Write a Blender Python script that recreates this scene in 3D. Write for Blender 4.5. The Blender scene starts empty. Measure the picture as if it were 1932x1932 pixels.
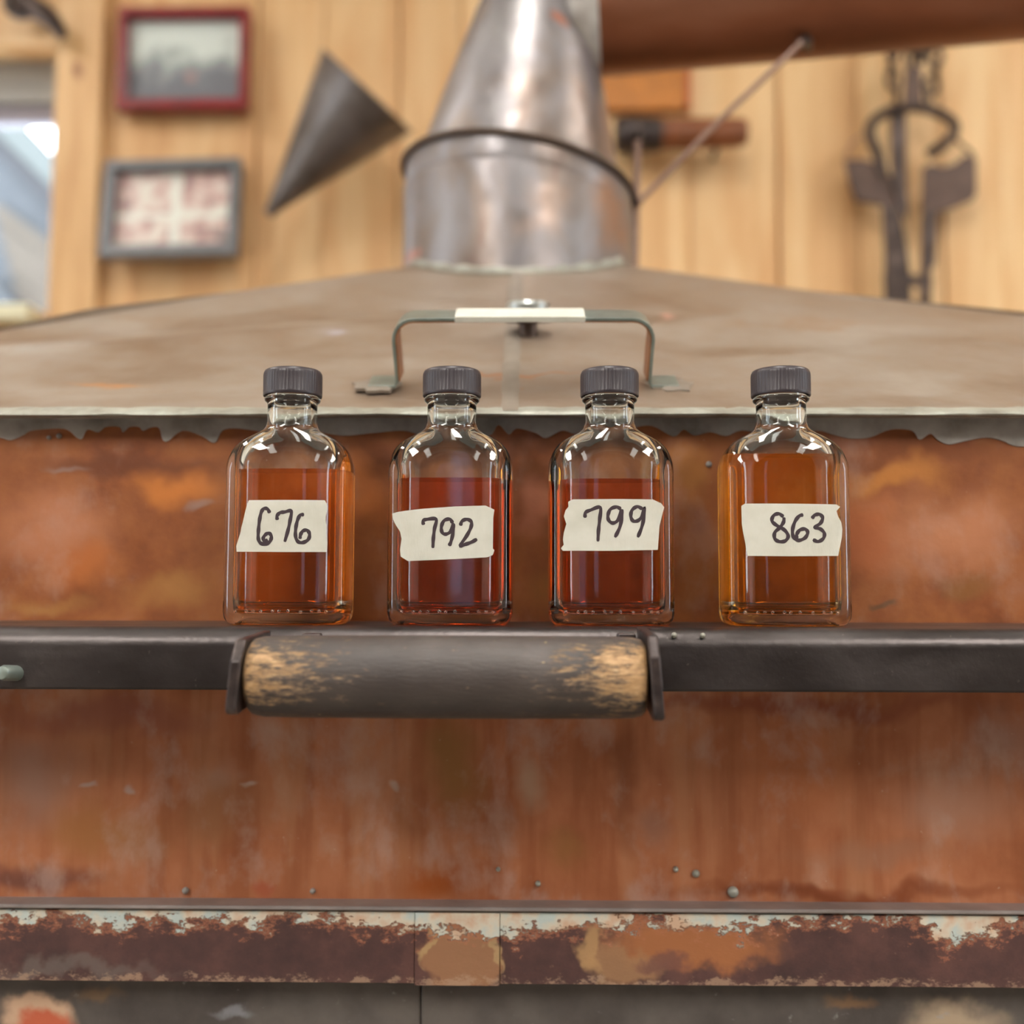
import bpy, bmesh, math, random
from mathutils import Vector, Matrix, Euler
random.seed(7)
sc = bpy.context.scene
COL = sc.collection

# ------------------------------------------------------------------ camera
FPX = 2000.0                       # focal length in pixels of the 1932 px frame
ZS = 1.15                          # height of the iron shelf the bottles stand on
CAM = Vector((0.0, -0.495, ZS + 0.017))
PITCH, YAW, ROLL = math.atan(144 / FPX), 0.0145, 0.0022
RCAM = Matrix.Rotation(YAW, 3, 'Z') @ Matrix.Rotation(math.pi / 2 + PITCH, 3, 'X') @ Matrix.Rotation(ROLL, 3, 'Z')
cd = bpy.data.cameras.new('camera')
cam = bpy.data.objects.new('camera', cd)
COL.objects.link(cam)
cam.matrix_world = Matrix.Translation(CAM) @ RCAM.to_4x4()
cd.sensor_fit = 'HORIZONTAL'
cd.sensor_width = 36.0
cd.lens = 36.0 * FPX / 1932.0
cd.clip_start = 0.02
cd.dof.use_dof = True
cd.dof.focus_distance = 0.482
cd.dof.aperture_fstop = 4.3
sc.camera = cam

# ------------------------------------------------------------------ world, exposure
w = bpy.data.worlds.new('world')
sc.world = w
w.use_nodes = True
bg = w.node_tree.nodes['Background']
bg.inputs[0].default_value = (0.80, 0.90, 1.0, 1)
bg.inputs[1].default_value = 6.5
LAMP = 28.0                         # emission of the ceiling lamps' diffusers
vs = sc.view_settings
vs.view_transform = 'Standard'
vs.look = 'None'
vs.exposure = 0.46
vs.gamma = 1.0
vs.use_curve_mapping = False
cy = sc.cycles
cy.use_denoising = True
cy.max_bounces = 16
cy.transmission_bounces = 14
cy.transparent_max_bounces = 12
cy.diffuse_bounces = 4
cy.glossy_bounces = 5
cy.sample_clamp_indirect = 6.0
cy.blur_glossy = 0.5


def P(px, py, Y):
    """world point where the sight line through a pixel of the frame meets the plane y = Y"""
    d = RCAM @ Vector(((px - 966) / FPX, -(py - 966) / FPX, -1.0))
    return CAM + d * ((Y - CAM.y) / d.y)


def S(Y):
    return (Y - CAM.y) / FPX       # metres per pixel at depth Y


# ------------------------------------------------------------------ scene helpers
def c(h):
    v = [int(h[i:i + 2], 16) / 255 for i in (0, 2, 4)]
    return tuple((x / 12.92 if x <= 0.04045 else ((x + 0.055) / 1.055) ** 2.4) for x in v) + (1.0,)


def thing(name, loc, label, cat, group=None):
    o = bpy.data.objects.new(name, None)
    o.empty_display_size = 0.05
    COL.objects.link(o)
    o.location = loc
    o['label'] = label
    o['category'] = cat
    if group:
        o['group'] = group
    return o


def wloc(o):
    v = Vector((0, 0, 0))
    while o is not None:
        v = v + Vector(o.location)
        o = o.parent
    return v


def obj(name, bm, mat, parent=None, smooth=None, label=None, cat=None, group=None, kind=None, bevel=0, subsurf=0, origin=None):
    """world-space bmesh -> one mesh object; smooth = auto-smooth angle in degrees"""
    me = bpy.data.meshes.new(name)
    off = wloc(parent) if parent else (Vector(origin) if origin else Vector((0, 0, 0)))
    bmesh.ops.translate(bm, verts=bm.verts, vec=-off)
    bmesh.ops.recalc_face_normals(bm, faces=bm.faces)
    bm.to_mesh(me)
    bm.free()
    o = bpy.data.objects.new(name, me)
    COL.objects.link(o)
    if parent:
        o.parent = parent
    elif origin:
        o.location = origin
    me.materials.append(mat)
    if smooth is not None:
        for p in me.polygons:
            p.use_smooth = True
        if smooth < 180:
            me.set_sharp_from_angle(angle=math.radians(smooth))
    if bevel:
        m = o.modifiers.new('bevel', 'BEVEL')
        m.width = bevel
        m.segments = 3
        m.limit_method = 'ANGLE'
        m.angle_limit = math.radians(35)
    if subsurf:
        m = o.modifiers.new('sub', 'SUBSURF')
        m.levels = m.render_levels = subsurf
    if label:
        o['label'] = label
    if cat:
        o['category'] = cat
    if group:
        o['group'] = group
    if kind:
        o['kind'] = kind
    return o


def box(bm, lo, hi):
    v = [bm.verts.new((x, y, z)) for x in (lo[0], hi[0]) for y in (lo[1], hi[1]) for z in (lo[2], hi[2])]
    for q in ((0, 1, 3, 2), (4, 6, 7, 5), (0, 4, 5, 1), (2, 3, 7, 6), (0, 2, 6, 4), (1, 5, 7, 3)):
        bm.faces.new([v[i] for i in q])
    return bm


def B(lo, hi):
    return box(bmesh.new(), lo, hi)


def prism(pts, thick, bm=None):
    """polygon of world points extruded along +y by thick"""
    bm = bm or bmesh.new()
    a = [bm.verts.new(p) for p in pts]
    b = [bm.verts.new(Vector(p) + Vector((0, thick, 0))) for p in pts]
    bm.faces.new(a)
    bm.faces.new(b[::-1])
    n = len(pts)
    for i in range(n):
        bm.faces.new((a[i], b[i], b[(i + 1) % n], a[(i + 1) % n]))
    return bm


def prism_px(pp, Y, thick):
    return prism([P(x, y, Y) for x, y in pp], thick)


def crom(pts, n=6):
    """Catmull-Rom resampling of a list of tuples"""
    pts = [Vector(p) for p in pts]
    out = []
    for i in range(len(pts) - 1):
        p0 = pts[max(i - 1, 0)]
        p1, p2 = pts[i], pts[i + 1]
        p3 = pts[min(i + 2, len(pts) - 1)]
        for k in range(n):
            t = k / n
            out.append(0.5 * ((2 * p1) + (p2 - p0) * t + (2 * p0 - 5 * p1 + 4 * p2 - p3) * t * t + (3 * p1 - p0 - 3 * p2 + p3) * t ** 3))
    out.append(pts[-1])
    return out


def tube(path, r, seg=12, bm=None, closed=False, cap=True, flat=None):
    """tube along world points; r number or list; flat=(scale_side, scale_normal)"""
    bm = bm or bmesh.new()
    path = [Vector(p) for p in path]
    n = len(path)
    rings = []
    up = None
    for i, p in enumerate(path):
        if closed:
            t = (path[(i + 1) % n] - path[i - 1]).normalized()
        else:
            t = (path[min(i + 1, n - 1)] - path[max(i - 1, 0)]).normalized()
        if up is None:
            up = Vector((0, 0, 1)) if abs(t.z) < 0.9 else Vector((0, 1, 0))
        s = t.cross(up).normalized()
        up = s.cross(t).normalized()
        rr = r[i] if isinstance(r, (list, tuple)) else r
        f = flat or (1, 1)
        rings.append([bm.verts.new(p + s * math.cos(a) * rr * f[0] + up * math.sin(a) * rr * f[1]) for a in [2 * math.pi * k / seg for k in range(seg)]])
    m = n if closed else n - 1
    for i in range(m):
        a, b = rings[i], rings[(i + 1) % n]
        for k in range(seg):
            bm.faces.new((a[k], a[(k + 1) % seg], b[(k + 1) % seg], b[k]))
    if cap and not closed:
        bm.faces.new(rings[0][::-1])
        bm.faces.new(rings[-1])
    return bm


def lathe(prof, center=(0, 0, 0), seg=48, bm=None, axis=None, cap=True, rfun=None, zfun=None):
    """profile [(r,z)] turned about z through center (or about an axis vector)"""
    bm = bm or bmesh.new()
    rot = Vector((0, 0, 1)).rotation_difference(Vector(axis)).to_matrix() if axis else Matrix.Identity(3)
    rings = []
    for j, (r, z) in enumerate(prof):
        ring = []
        for k in range(seg):
            a = 2 * math.pi * k / seg
            rr = r * (rfun(j, k) if rfun else 1)
            x, y = rr * math.cos(a), rr * math.sin(a)
            zz = z + (zfun(j, x, y) if zfun else 0)
            ring.append(bm.verts.new(Vector(center) + rot @ Vector((x, y, zz))))
        rings.append(ring)
    for a, b in zip(rings[:-1], rings[1:]):
        for k in range(seg):
            bm.faces.new((a[k], a[(k + 1) % seg], b[(k + 1) % seg], b[k]))
    if cap:
        bm.faces.new(rings[0][::-1])
        bm.faces.new(rings[-1])
    return bm


# ------------------------------------------------------------------ material helper
class M:
    def __init__(s, name):
        s.m = bpy.data.materials.new(name)
        s.m.use_nodes = True
        s.t = s.m.node_tree
        s.n = s.t.nodes
        s.b = s.n['Principled BSDF']
        s.out = s.n['Material Output']
        s._pos = None

    def pos(s):
        if s._pos is None:
            s._pos = s.n.new('ShaderNodeNewGeometry').outputs['Position']
        return s._pos

    def objc(s):
        return s.n.new('ShaderNodeTexCoord').outputs['Object']

    def lk(s, a, b):
        if isinstance(a, (int, float)):
            b.default_value = a
        elif isinstance(a, (tuple, list, Vector)):
            b.default_value = tuple(a)
        else:
            s.t.links.new(a, b)

    def vmath(s, op, a, b):
        k = s.n.new('ShaderNodeVectorMath')
        k.operation = op
        s.lk(a, k.inputs[0])
        if b is not None:
            s.lk(b, k.inputs[1])
        return k.outputs['Value'] if op in ('LENGTH', 'DOT_PRODUCT') else k.outputs[0]

    def math(s, op, a, b=0.0, clamp=False):
        k = s.n.new('ShaderNodeMath')
        k.operation = op
        k.use_clamp = clamp
        s.lk(a, k.inputs[0])
        s.lk(b, k.inputs[1])
        return k.outputs[0]

    def noise(s, scale, vec=None, detail=4, rough=0.55, dist=0.0, stretch=None, color=False):
        k = s.n.new('ShaderNodeTexNoise')
        v = vec if vec is not None else s.pos()
        if stretch:
            v = s.vmath('MULTIPLY', v, stretch)
        s.lk(v, k.inputs['Vector'])
        k.inputs['Scale'].default_value = scale
        k.inputs['Detail'].default_value = detail
        k.inputs['Roughness'].default_value = rough
        k.inputs['Distortion'].default_value = dist
        return k.outputs['Color'] if color else k.outputs['Fac']

    def rng(s, v, a, b, lo=0.0, hi=1.0, smooth=True):
        k = s.n.new('ShaderNodeMapRange')
        k.interpolation_type = 'SMOOTHSTEP' if smooth else 'LINEAR'
        s.lk(v, k.inputs[0])
        for i, q in enumerate((a, b, lo, hi)):
            k.inputs[i + 1].default_value = q
        return k.outputs[0]

    def ramp(s, f, stops):
        k = s.n.new('ShaderNodeValToRGB')
        e = k.color_ramp.elements
        while len(e) < len(stops):
            e.new(0.5)
        for el, (p, col) in zip(e, stops):
            el.position = p
            el.color = c(col) if isinstance(col, str) else col
        s.lk(f, k.inputs[0])
        return k.outputs[0]

    def mix(s, f, a, b, blend='MIX'):
        k = s.n.new('ShaderNodeMix')
        k.data_type = 'RGBA'
        k.blend_type = blend
        s.lk(f, k.inputs[0])
        s.lk(c(a) if isinstance(a, str) else a, k.inputs[6])
        s.lk(c(b) if isinstance(b, str) else b, k.inputs[7])
        return k.outputs[2]

    def sep(s, v):
        k = s.n.new('ShaderNodeSeparateXYZ')
        s.lk(v, k.inputs[0])
        return k.outputs

    def warp(s, amt, scale):
        """position pushed about by noise"""
        nz = s.noise(scale, color=True, detail=3)
        d = s.vmath('MULTIPLY', s.vmath('SUBTRACT', nz, (0.5, 0.5, 0.5)), (amt, amt, amt))
        return s.vmath('ADD', s.pos(), d)

    def blob(s, wp, p, rx, rz, soft=0.7):
        """soft-edged patch about a point of an upright surface"""
        d = s.vmath('MULTIPLY', s.vmath('SUBTRACT', wp, tuple(p)), (1 / rx, 0, 1 / rz))
        return s.rng(s.vmath('LENGTH', d, None), 1.0, 1.0 - soft)

    def set(s, color=None, rough=None, metal=None, bump=None, bumpd=0.001, spec=None, coat=None):
        b = s.b.inputs
        if color is not None:
            s.lk(c(color) if isinstance(color, str) else color, b['Base Color'])
        if rough is not None:
            s.lk(rough, b['Roughness'])
        if metal is not None:
            s.lk(metal, b['Metallic'])
        if spec is not None:
            s.lk(spec, b['Specular IOR Level'])
        if coat is not None:
            s.lk(coat, b['Coat Weight'])
        if bump is not None:
            k = s.n.new('ShaderNodeBump')
            k.inputs['Distance'].default_value = bumpd
            k.inputs['Strength'].default_value = 1.0
            s.lk(bump, k.inputs['Height'])
            s.lk(k.outputs[0], b['Normal'])
        return s.m


def plain(name, col, rough=0.6, metal=0.0, var=0.12, scale=60, bump=0.0):
    """plain stuff with slight uneven tone"""
    m = M(name)
    n = m.noise(scale, detail=4)
    k = m.ramp(n, [(0.25, tuple(x * (1 - var * 1.5) for x in c(col)[:3]) + (1,)), (0.75, tuple(min(1, x * (1 + var * 1.5)) for x in c(col)[:3]) + (1,))])
    return m.set(k, rough, metal, bump=(n if bump else None), bumpd=bump)


# depths
WY = 0.050            # front of the copper tank
BW = 1.42             # pine wall behind
zl = P(966, 779, 0.035).z          # front edge of the lid

# ------------------------------------------------------------------ materials
# pine boards
m = M('pine')
oi = m.n.new('ShaderNodeObjectInfo')
oc = m.objc()
shift = m.vmath('MULTIPLY', m.vmath('ADD', oi.outputs['Random'], (0, 0, 0)), (13, 7, 29))
pv = m.vmath('ADD', oc, shift)
g1 = m.noise(9, vec=pv, stretch=(1.8, 1, 0.22), detail=4, dist=0.5)
g2 = m.noise(60, vec=pv, stretch=(3.0, 1, 0.05), detail=3)
gg = m.math('ADD', m.math('MULTIPLY', g1, 0.9), m.math('MULTIPLY', g2, 0.1))
colr = m.ramp(gg, [(0.28, 'c79660'), (0.44, 'dcb17c'), (0.60, 'e8c694'), (0.78, 'f0d6ac')])
vor = m.n.new('ShaderNodeTexVoronoi')
m.lk(m.vmath('MULTIPLY', pv, (7.5, 1, 2.6)), vor.inputs['Vector'])
vor.inputs['Scale'].default_value = 1.0
kn = m.rng(vor.outputs['Distance'], 0.12, 0.05)
kn = m.math('MULTIPLY', kn, m.rng(m.noise(2.0, vec=pv, detail=0), 0.45, 0.6))
colr = m.mix(kn, colr, '8a4f22')
tint = m.rng(oi.outputs['Random'], 0, 1, 0.0, 0.30, smooth=False)
colr = m.mix(tint, colr, 'b08a5c', 'MULTIPLY')
PINE = m.set(colr, 0.55, 0, bump=gg, bumpd=0.0008)

m = M('pine_casing')
g1 = m.noise(8, stretch=(4, 1, 0.3), detail=5, dist=0.4)
colr = m.ramp(g1, [(0.3, 'b98c5a'), (0.5, 'cfa673'), (0.7, 'dcb888')])
wp = m.warp(0.02, 12)
for px, py, r in ((147, 132, 16), (40, -20, 20), (60, 480, 9)):
    p = P(px, py, BW - 0.03)
    colr = m.mix(m.math('MULTIPLY', m.blob(wp, p, r * 1.1 * S(BW), r * 1.7 * S(BW), 0.9), 0.85), colr, '7a4018')
CASING = m.set(colr, 0.5, 0, bump=g1, bumpd=0.0008)


def copper_wall(name, base, blobs, streak=0.5, rough=(0.42, 0.58), metal=0.2, Y=WY):
    m = M(name)
    n1 = m.noise(22, detail=5, rough=0.6, dist=0.2)
    n2 = m.noise(75, detail=4, stretch=(1, 1, 0.45 if streak else 1))
    colr = m.ramp(m.math('ADD', m.math('MULTIPLY', n1, 0.7), m.math('MULTIPLY', n2, 0.3)), base)
    if streak:
        st = m.noise(70, detail=4, stretch=(1, 1, 0.10))
        colr = m.mix(m.math('MULTIPLY', m.rng(st, 0.44, 0.66), streak), colr, '8a4a26')
        st2 = m.noise(48, detail=4, vec=m.vmath('ADD', m.pos(), (3.1, 0, 9)), stretch=(1, 1, 0.13))
        colr = m.mix(m.math('MULTIPLY', m.rng(st2, 0.5, 0.7), streak * 0.8), colr, 'b98560')
    wp = m.warp(0.035, 26)
    s = S(Y)
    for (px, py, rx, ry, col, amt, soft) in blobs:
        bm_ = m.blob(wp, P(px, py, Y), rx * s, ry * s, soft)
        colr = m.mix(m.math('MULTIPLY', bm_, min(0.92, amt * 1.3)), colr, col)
    mo = m.noise(30, detail=5, rough=0.6, vec=m.vmath('ADD', m.pos(), (5.3, 0, 2.2)), dist=0.15, stretch=(1, 1, 0.7))
    colr = m.mix(m.math('MULTIPLY', m.rng(mo, 0.52, 0.70), 0.5 if streak else 0.2), colr, 'b89c90')
    sp = m.noise(260, detail=2)
    colr = m.mix(m.math('MULTIPLY', m.rng(sp, 0.74, 0.80), 0.4), colr, 'c8b29c')
    return m.set(colr, m.rng(n1, 0.3, 0.7, rough[0], rough[1]), metal, bump=n2, bumpd=0.0004)


upper_blobs = [
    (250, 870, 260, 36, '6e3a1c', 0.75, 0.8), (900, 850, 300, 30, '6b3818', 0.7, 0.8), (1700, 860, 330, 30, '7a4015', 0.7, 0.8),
    (100, 1000, 170, 120, 'b97a58', 0.5, 0.9), (330, 905, 120, 50, 'c47632', 0.7, 0.9), (160, 1060, 90, 60, 'b2662f', 0.6, 0.9),
    (690, 940, 70, 90, 'b86a30', 0.6, 0.9), (1000, 960, 45, 70, 'c27a5a', 0.55, 0.9), (1290, 890, 60, 90, 'b87a3c', 0.6, 0.9),
    (1310, 1080, 60, 110, '8e5424', 0.6, 0.9), (1700, 900, 140, 40, 'bd7a34', 0.6, 0.9), (1800, 1010, 190, 110, 'b87a56', 0.65, 0.9),
    (1650, 1000, 90, 100, 'b06236', 0.55, 0.9), (1820, 1110, 80, 40, '86562a', 0.75, 0.8), (1660, 1140, 30, 12, '6b4a30', 0.7, 0.7),
    (690, 1120, 60, 70, '7e4218', 0.6, 0.9), (1010, 1120, 50, 60, '8f5a26', 0.5, 0.9), (330, 1110, 130, 50, 'a8743c', 0.6, 0.9),
    (90, 1130, 140, 30, 'a9763f', 0.5, 0.9), (370, 940, 30, 14, '9b8a86', 0.4, 0.9), (120, 880, 60, 12, '93827e', 0.35, 0.9)]
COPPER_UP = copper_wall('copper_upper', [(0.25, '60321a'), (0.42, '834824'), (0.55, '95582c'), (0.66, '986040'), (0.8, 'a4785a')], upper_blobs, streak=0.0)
lower_blobs = [
    (60, 1480, 130, 120, 'a58070', 0.6, 0.9), (200, 1570, 150, 70, 'a0683a', 0.7, 0.9), (60, 1660, 200, 40, '6e4034', 0.75, 0.9),
    (430, 1480, 60, 60, 'ac8470', 0.6, 0.9), (420, 1530, 160, 80, '8e5c38', 0.5, 0.9), (700, 1480, 90, 70, 'b07a5c', 0.6, 0.9),
    (860, 1440, 70, 140, '8a6030', 0.65, 0.9), (830, 1660, 130, 50, '9a4c10', 0.75, 0.9), (1010, 1470, 45, 60, 'b59078', 0.7, 0.9),
    (1180, 1480, 40, 220, '7e4222', 0.55, 0.9), (1240, 1560, 50, 60, '946a58', 0.5, 0.9), (1050, 1600, 60, 60, '98683a', 0.5, 0.9),
    (1500, 1460, 180, 120, 'b06a40', 0.55, 0.9), (1800, 1520, 160, 90, 'b08068', 0.65, 0.9), (1650, 1610, 200, 40, '9c6c52', 0.55, 0.9),
    (1600, 1690, 420, 26, '7c3c18', 0.75, 0.9), (1500, 1330, 500, 28, '84402a', 0.6, 0.9), (200, 1350, 300, 50, '8e5040', 0.55, 0.9),
    (1900, 1390, 100, 70, 'a07868', 0.6, 0.9), (500, 1680, 40, 26, 'a85a3c', 0.7, 0.8), (170, 1485, 18, 10, 'b09a92', 0.6, 0.8),
    (240, 1490, 22, 10, 'b09a92', 0.6, 0.8), (490, 1502, 18, 9, 'b39c90', 0.6, 0.8), (750, 1492, 14, 12, 'b39c90', 0.6, 0.8)]
COPPER_LOW = copper_wall('copper_lower', [(0.25, '824a2c'), (0.42, 'a46340'), (0.55, 'b0704c'), (0.66, 'b8886e'), (0.8, 'c2a698')], lower_blobs, streak=0.5)

m = M('lid_copper')
n1 = m.noise(12, detail=6, rough=0.6, dist=0.8, stretch=(0.7, 1, 1.6))
n2 = m.noise(60, detail=4)
colr = m.ramp(m.math('ADD', m.math('MULTIPLY', n1, 0.75), m.math('MULTIPLY', n2, 0.25)), [(0.28, '7d6653'), (0.45, '8f7e6e'), (0.6, '978b7f'), (0.78, 'a2988d')])
wp = m.warp(0.05, 18)
YL = 0.10
for px, py, rx, ry, col, amt in ((230, 745, 90, 14, 'b8804c', 0.7), (655, 655, 40, 20, 'b4b0bd', 0.7), (1245, 620, 25, 12, 'c99a8a', 0.7), (120, 680, 120, 20, '9f9c96', 0.5),
                                 (1500, 640, 300, 14, '94775c', 0.5), (300, 610, 200, 12, '94775c', 0.45), (985, 735, 150, 8, 'a8662f', 0.7)):
    p = P(px, py, YL + (760 - py) * 0.0012)
    colr = m.mix(m.math('MULTIPLY', m.blob(wp, p, rx * S(YL) * 1.1, ry * S(YL) * 1.2, 0.9), amt), colr, col)
LID = m.set(colr, m.rng(n1, 0.3, 0.7, 0.42, 0.55), 0.55, bump=n2, bumpd=0.0004)

m = M('tinned_copper')
n1 = m.noise(16, detail=5, stretch=(1, 1, 0.6), dist=0.5)
n2 = m.noise(45, detail=3)
colr = m.ramp(n1, [(0.26, '6c5548'), (0.40, '7f746e'), (0.55, '888486'), (0.74, '989696')])
wp = m.warp(0.08, 14)
for px, py, rx, ry, col, amt in ((790, 465, 30, 20, 'b87864', 0.6), (1180, 200, 90, 130, 'b5825c', 0.6), (1150, 400, 70, 110, 'a87c5a', 0.7),  # tan patches on the right sides put the orange wood's reflection into the colour
                                 (1010, 410, 60, 70, 'a58a78', 0.5), (1060, 25, 35, 22, 'b0603a', 0.8)):
    p = P(px, py, 0.42)
    colr = m.mix(m.math('MULTIPLY', m.blob(wp, p, rx * S(0.42), ry * S(0.42), 0.9), amt), colr, col)
TINNED = m.set(colr, m.rng(n2, 0.3, 0.7, 0.34, 0.48), 0.75, bump=n1, bumpd=0.0008)

m = M('solder')
n1 = m.noise(60, detail=4)
colr = m.ramp(n1, [(0.3, '7d7a70'), (0.5, '949388'), (0.7, 'a6a89e')])
SOLDER = m.set(colr, 0.5, 0.35, bump=n1, bumpd=0.0012)
SEAMM = plain('seam_metal', '877d72', 0.5, 0.4, var=0.12, scale=70)
m = M('grey_solder')
n1 = m.noise(45, detail=5)
colr = m.ramp(n1, [(0.3, '837d76'), (0.5, 'a39e98'), (0.72, 'b8b5b0')])
SOLDER2 = m.set(colr, 0.6, 0.2, bump=n1, bumpd=0.001)

m = M('pipe_copper')
n1 = m.noise(14, detail=5, stretch=(0.3, 1, 1))
colr = m.ramp(n1, [(0.3, '6c402a'), (0.5, '7e4d33'), (0.72, '8e6049')])
PIPE = m.set(colr, 0.38, 0.6)

m = M('black_iron')
n1 = m.noise(40, detail=6, stretch=(0.5, 1, 1))
n2 = m.noise(240, detail=3)
colr = m.ramp(n1, [(0.3, '403b3a'), (0.55, '4c4746'), (0.8, '5a5554')])
colr = m.mix(m.math('MULTIPLY', m.rng(n2, 0.68, 0.76), 0.4), colr, '7c746e')
IRON = m.set(colr, m.rng(n1, 0.3, 0.7, 0.32, 0.42), 0.85, bump=n2, bumpd=0.0002)
m = M('forged_iron')
n1 = m.noise(120, detail=5)
colr = m.ramp(n1, [(0.3, '2c2626'), (0.55, '463d3b'), (0.8, '6a5a4e')])
FORGED = m.set(colr, 0.34, 0.5, bump=n1, bumpd=0.0005)

# worn painted wood of the grip
m = M('worn_grip')
pos = m.pos()
YH = -0.065
xl, xr = P(470, 1275, YH).x, P(1222, 1275, YH).x
sx = m.sep(pos)
st = m.noise(260, detail=7, rough=0.72, stretch=(0.40, 1, 1.3))
fine = m.noise(900, detail=4, rough=0.65, stretch=(0.22, 1, 1))
big = m.noise(30, detail=3)
ends = m.math('MAXIMUM', m.rng(sx[0], xl + 0.07, xl - 0.02), m.rng(sx[0], xr - 0.065, xr + 0.012))
mid = m.math('SUBTRACT', 1.0, m.rng(m.math('ABSOLUTE', m.math('SUBTRACT', sx[2], P(800, 1270, YH - 0.01).z)), 0.003, 0.017))
wear = m.math('ADD', m.math('MULTIPLY', m.math('MULTIPLY', ends, m.rng(mid, 0, 1, 0.35, 1.0)), 0.27), m.math('ADD', m.math('MULTIPLY', st, 0.6), m.math('MULTIPLY', fine, 0.3)))
wear = m.rng(wear, 0.535, 0.70)
fleck = m.rng(m.noise(380, detail=2, stretch=(0.5, 1, 1.4)), 0.73, 0.76)
paint = m.ramp(big, [(0.3, '352e2b'), (0.6, '443c38'), (0.8, '554d49')])
tan = m.ramp(fine, [(0.3, '93704c'), (0.55, 'b08c62'), (0.75, 'c9aa80')])
colr = m.mix(wear, paint, tan)
colr = m.mix(m.math('MULTIPLY', fleck, 0.8), colr, 'c7ac86')
GRIP = m.set(colr, m.rng(fine, 0.3, 0.7, 0.36, 0.5), 0, bump=m.math('SUBTRACT', fine, m.math('MULTIPLY', wear, 0.8)), bumpd=0.0004)

# flaking band under the tank
YB = 0.041
m = M('flaking_band')
zt, zb = P(966, 1722, YB).z, P(966, 1855, YB).z
sx = m.sep(m.pos())
hz = m.rng(sx[2], zb, zt, 0, 1, smooth=False)
n1 = m.noise(38, detail=6, rough=0.65)
n2 = m.noise(190, detail=6, rough=0.7, stretch=(0.6, 1, 1))
base = m.ramp(n1, [(0.28, '3a2625'), (0.5, '4c312e'), (0.7, '5f3e38')])
wp = m.warp(0.03, 60)
for px, py, rx, ry, col, amt, soft in ((865, 1800, 84, 90, '93694a', 0.9, 0.25), (1310, 1780, 200, 60, 'a0643a', 0.9, 0.5), (1180, 1820, 80, 45, '9a7250', 0.8, 0.5), (1120, 1790, 26, 70, 'b08a5e', 0.8, 0.6),
                                       (1240, 1815, 60, 25, '6a443c', 0.8, 0.6), (120, 1830, 260, 24, '6c625c', 0.55, 0.8), (800, 1790, 12, 70, 'b29568', 0.7, 0.7), (936, 1790, 10, 70, 'b0946a', 0.7, 0.7)):
    base = m.mix(m.math('MULTIPLY', m.blob(wp, P(px, py, YB), rx * S(YB), ry * S(YB), soft), amt), base, col)
lower_specks = m.math('MULTIPLY', m.rng(m.math('ADD', n2, m.math('MULTIPLY', m.rng(hz, 0.22, 0.0), 0.22)), 0.66, 0.78), 0.6)
base = m.mix(lower_specks, base, 'a88a72')
lowf = m.noise(16, detail=2, vec=m.vmath('ADD', m.pos(), (0.37, 0, 0.1)), stretch=(1, 1, 0.4))
fl = m.math('ADD', m.math('ADD', m.math('MULTIPLY', n2, 0.6), m.math('MULTIPLY', n1, 0.2)), m.math('ADD', m.math('MULTIPLY', lowf, 0.40), m.math('MULTIPLY', m.rng(hz, 0.40, 1.0, smooth=False), 0.27)))
flake = m.rng(fl, 0.785, 0.82)
rim = m.rng(fl, 0.72, 0.79)
base = m.mix(m.math('MULTIPLY', rim, 0.7), base, 'a86a4c')
whitec = m.ramp(m.noise(90, detail=3), [(0.35, 'c4a48a'), (0.5, 'cbc2b0'), (0.65, 'b4c0bc')])
base = m.mix(flake, base, whitec)
BAND = m.set(base, 0.6, 0, bump=m.math('ADD', flake, m.math('MULTIPLY', n2, 0.5)), bumpd=0.0008)

m = M('grey_base')
n1 = m.noise(30, detail=5)
n2 = m.noise(140, detail=4)
base = m.ramp(n1, [(0.3, '433d3a'), (0.55, '56504c'), (0.8, '69625d')])
wp = m.warp(0.02, 60)
YG = 0.058
for px, py, rx, ry, col, amt, soft in ((70, 1915, 85, 50, 'c8a68a', 0.95, 0.5), (80, 1945, 80, 42, 'b8583a', 0.95, 0.5), (1800, 1930, 120, 60, 'b8a288', 0.8, 0.7), (1600, 1890, 60, 20, '8f6a46', 0.6, 0.8),
                                       (440, 1910, 60, 16, '92949a', 0.6, 0.8), (190, 1880, 60, 20, '8a6a48', 0.5, 0.8)):
    base = m.mix(m.math('MULTIPLY', m.blob(wp, P(px, py, YG), rx * S(YG), ry * S(YG), soft), amt), base, col)
base = m.mix(m.math('MULTIPLY', m.rng(n2, 0.66, 0.74), 0.5), base, '9a9694')
GREYBASE = m.set(base, 0.6, 0.1, bump=n2, bumpd=0.0005)

# glass, spirit, tape, ink, caps
m = M('clear_glass')
m.n.remove(m.b)
g = m.n.new('ShaderNodeBsdfGlass')
g.inputs['Color'].default_value = (0.97, 0.985, 0.98, 1)
g.inputs['IOR'].default_value = 1.5
m.lk(g.outputs[0], m.out.inputs['Surface'])
GLASS = m.m


def spirit(name, col, dens):
    m = M(name)
    m.n.remove(m.b)
    g = m.n.new('ShaderNodeBsdfGlass')
    g.inputs['IOR'].default_value = 1.36
    g.inputs['Color'].default_value = (1, 1, 1, 1)
    v = m.n.new('ShaderNodeVolumeAbsorption')
    v.inputs['Color'].default_value = tuple(col) + (1,)
    v.inputs['Density'].default_value = dens
    m.lk(g.outputs[0], m.out.inputs['Surface'])
    m.lk(v.outputs[0], m.out.inputs['Volume'])
    return m.m


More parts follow.
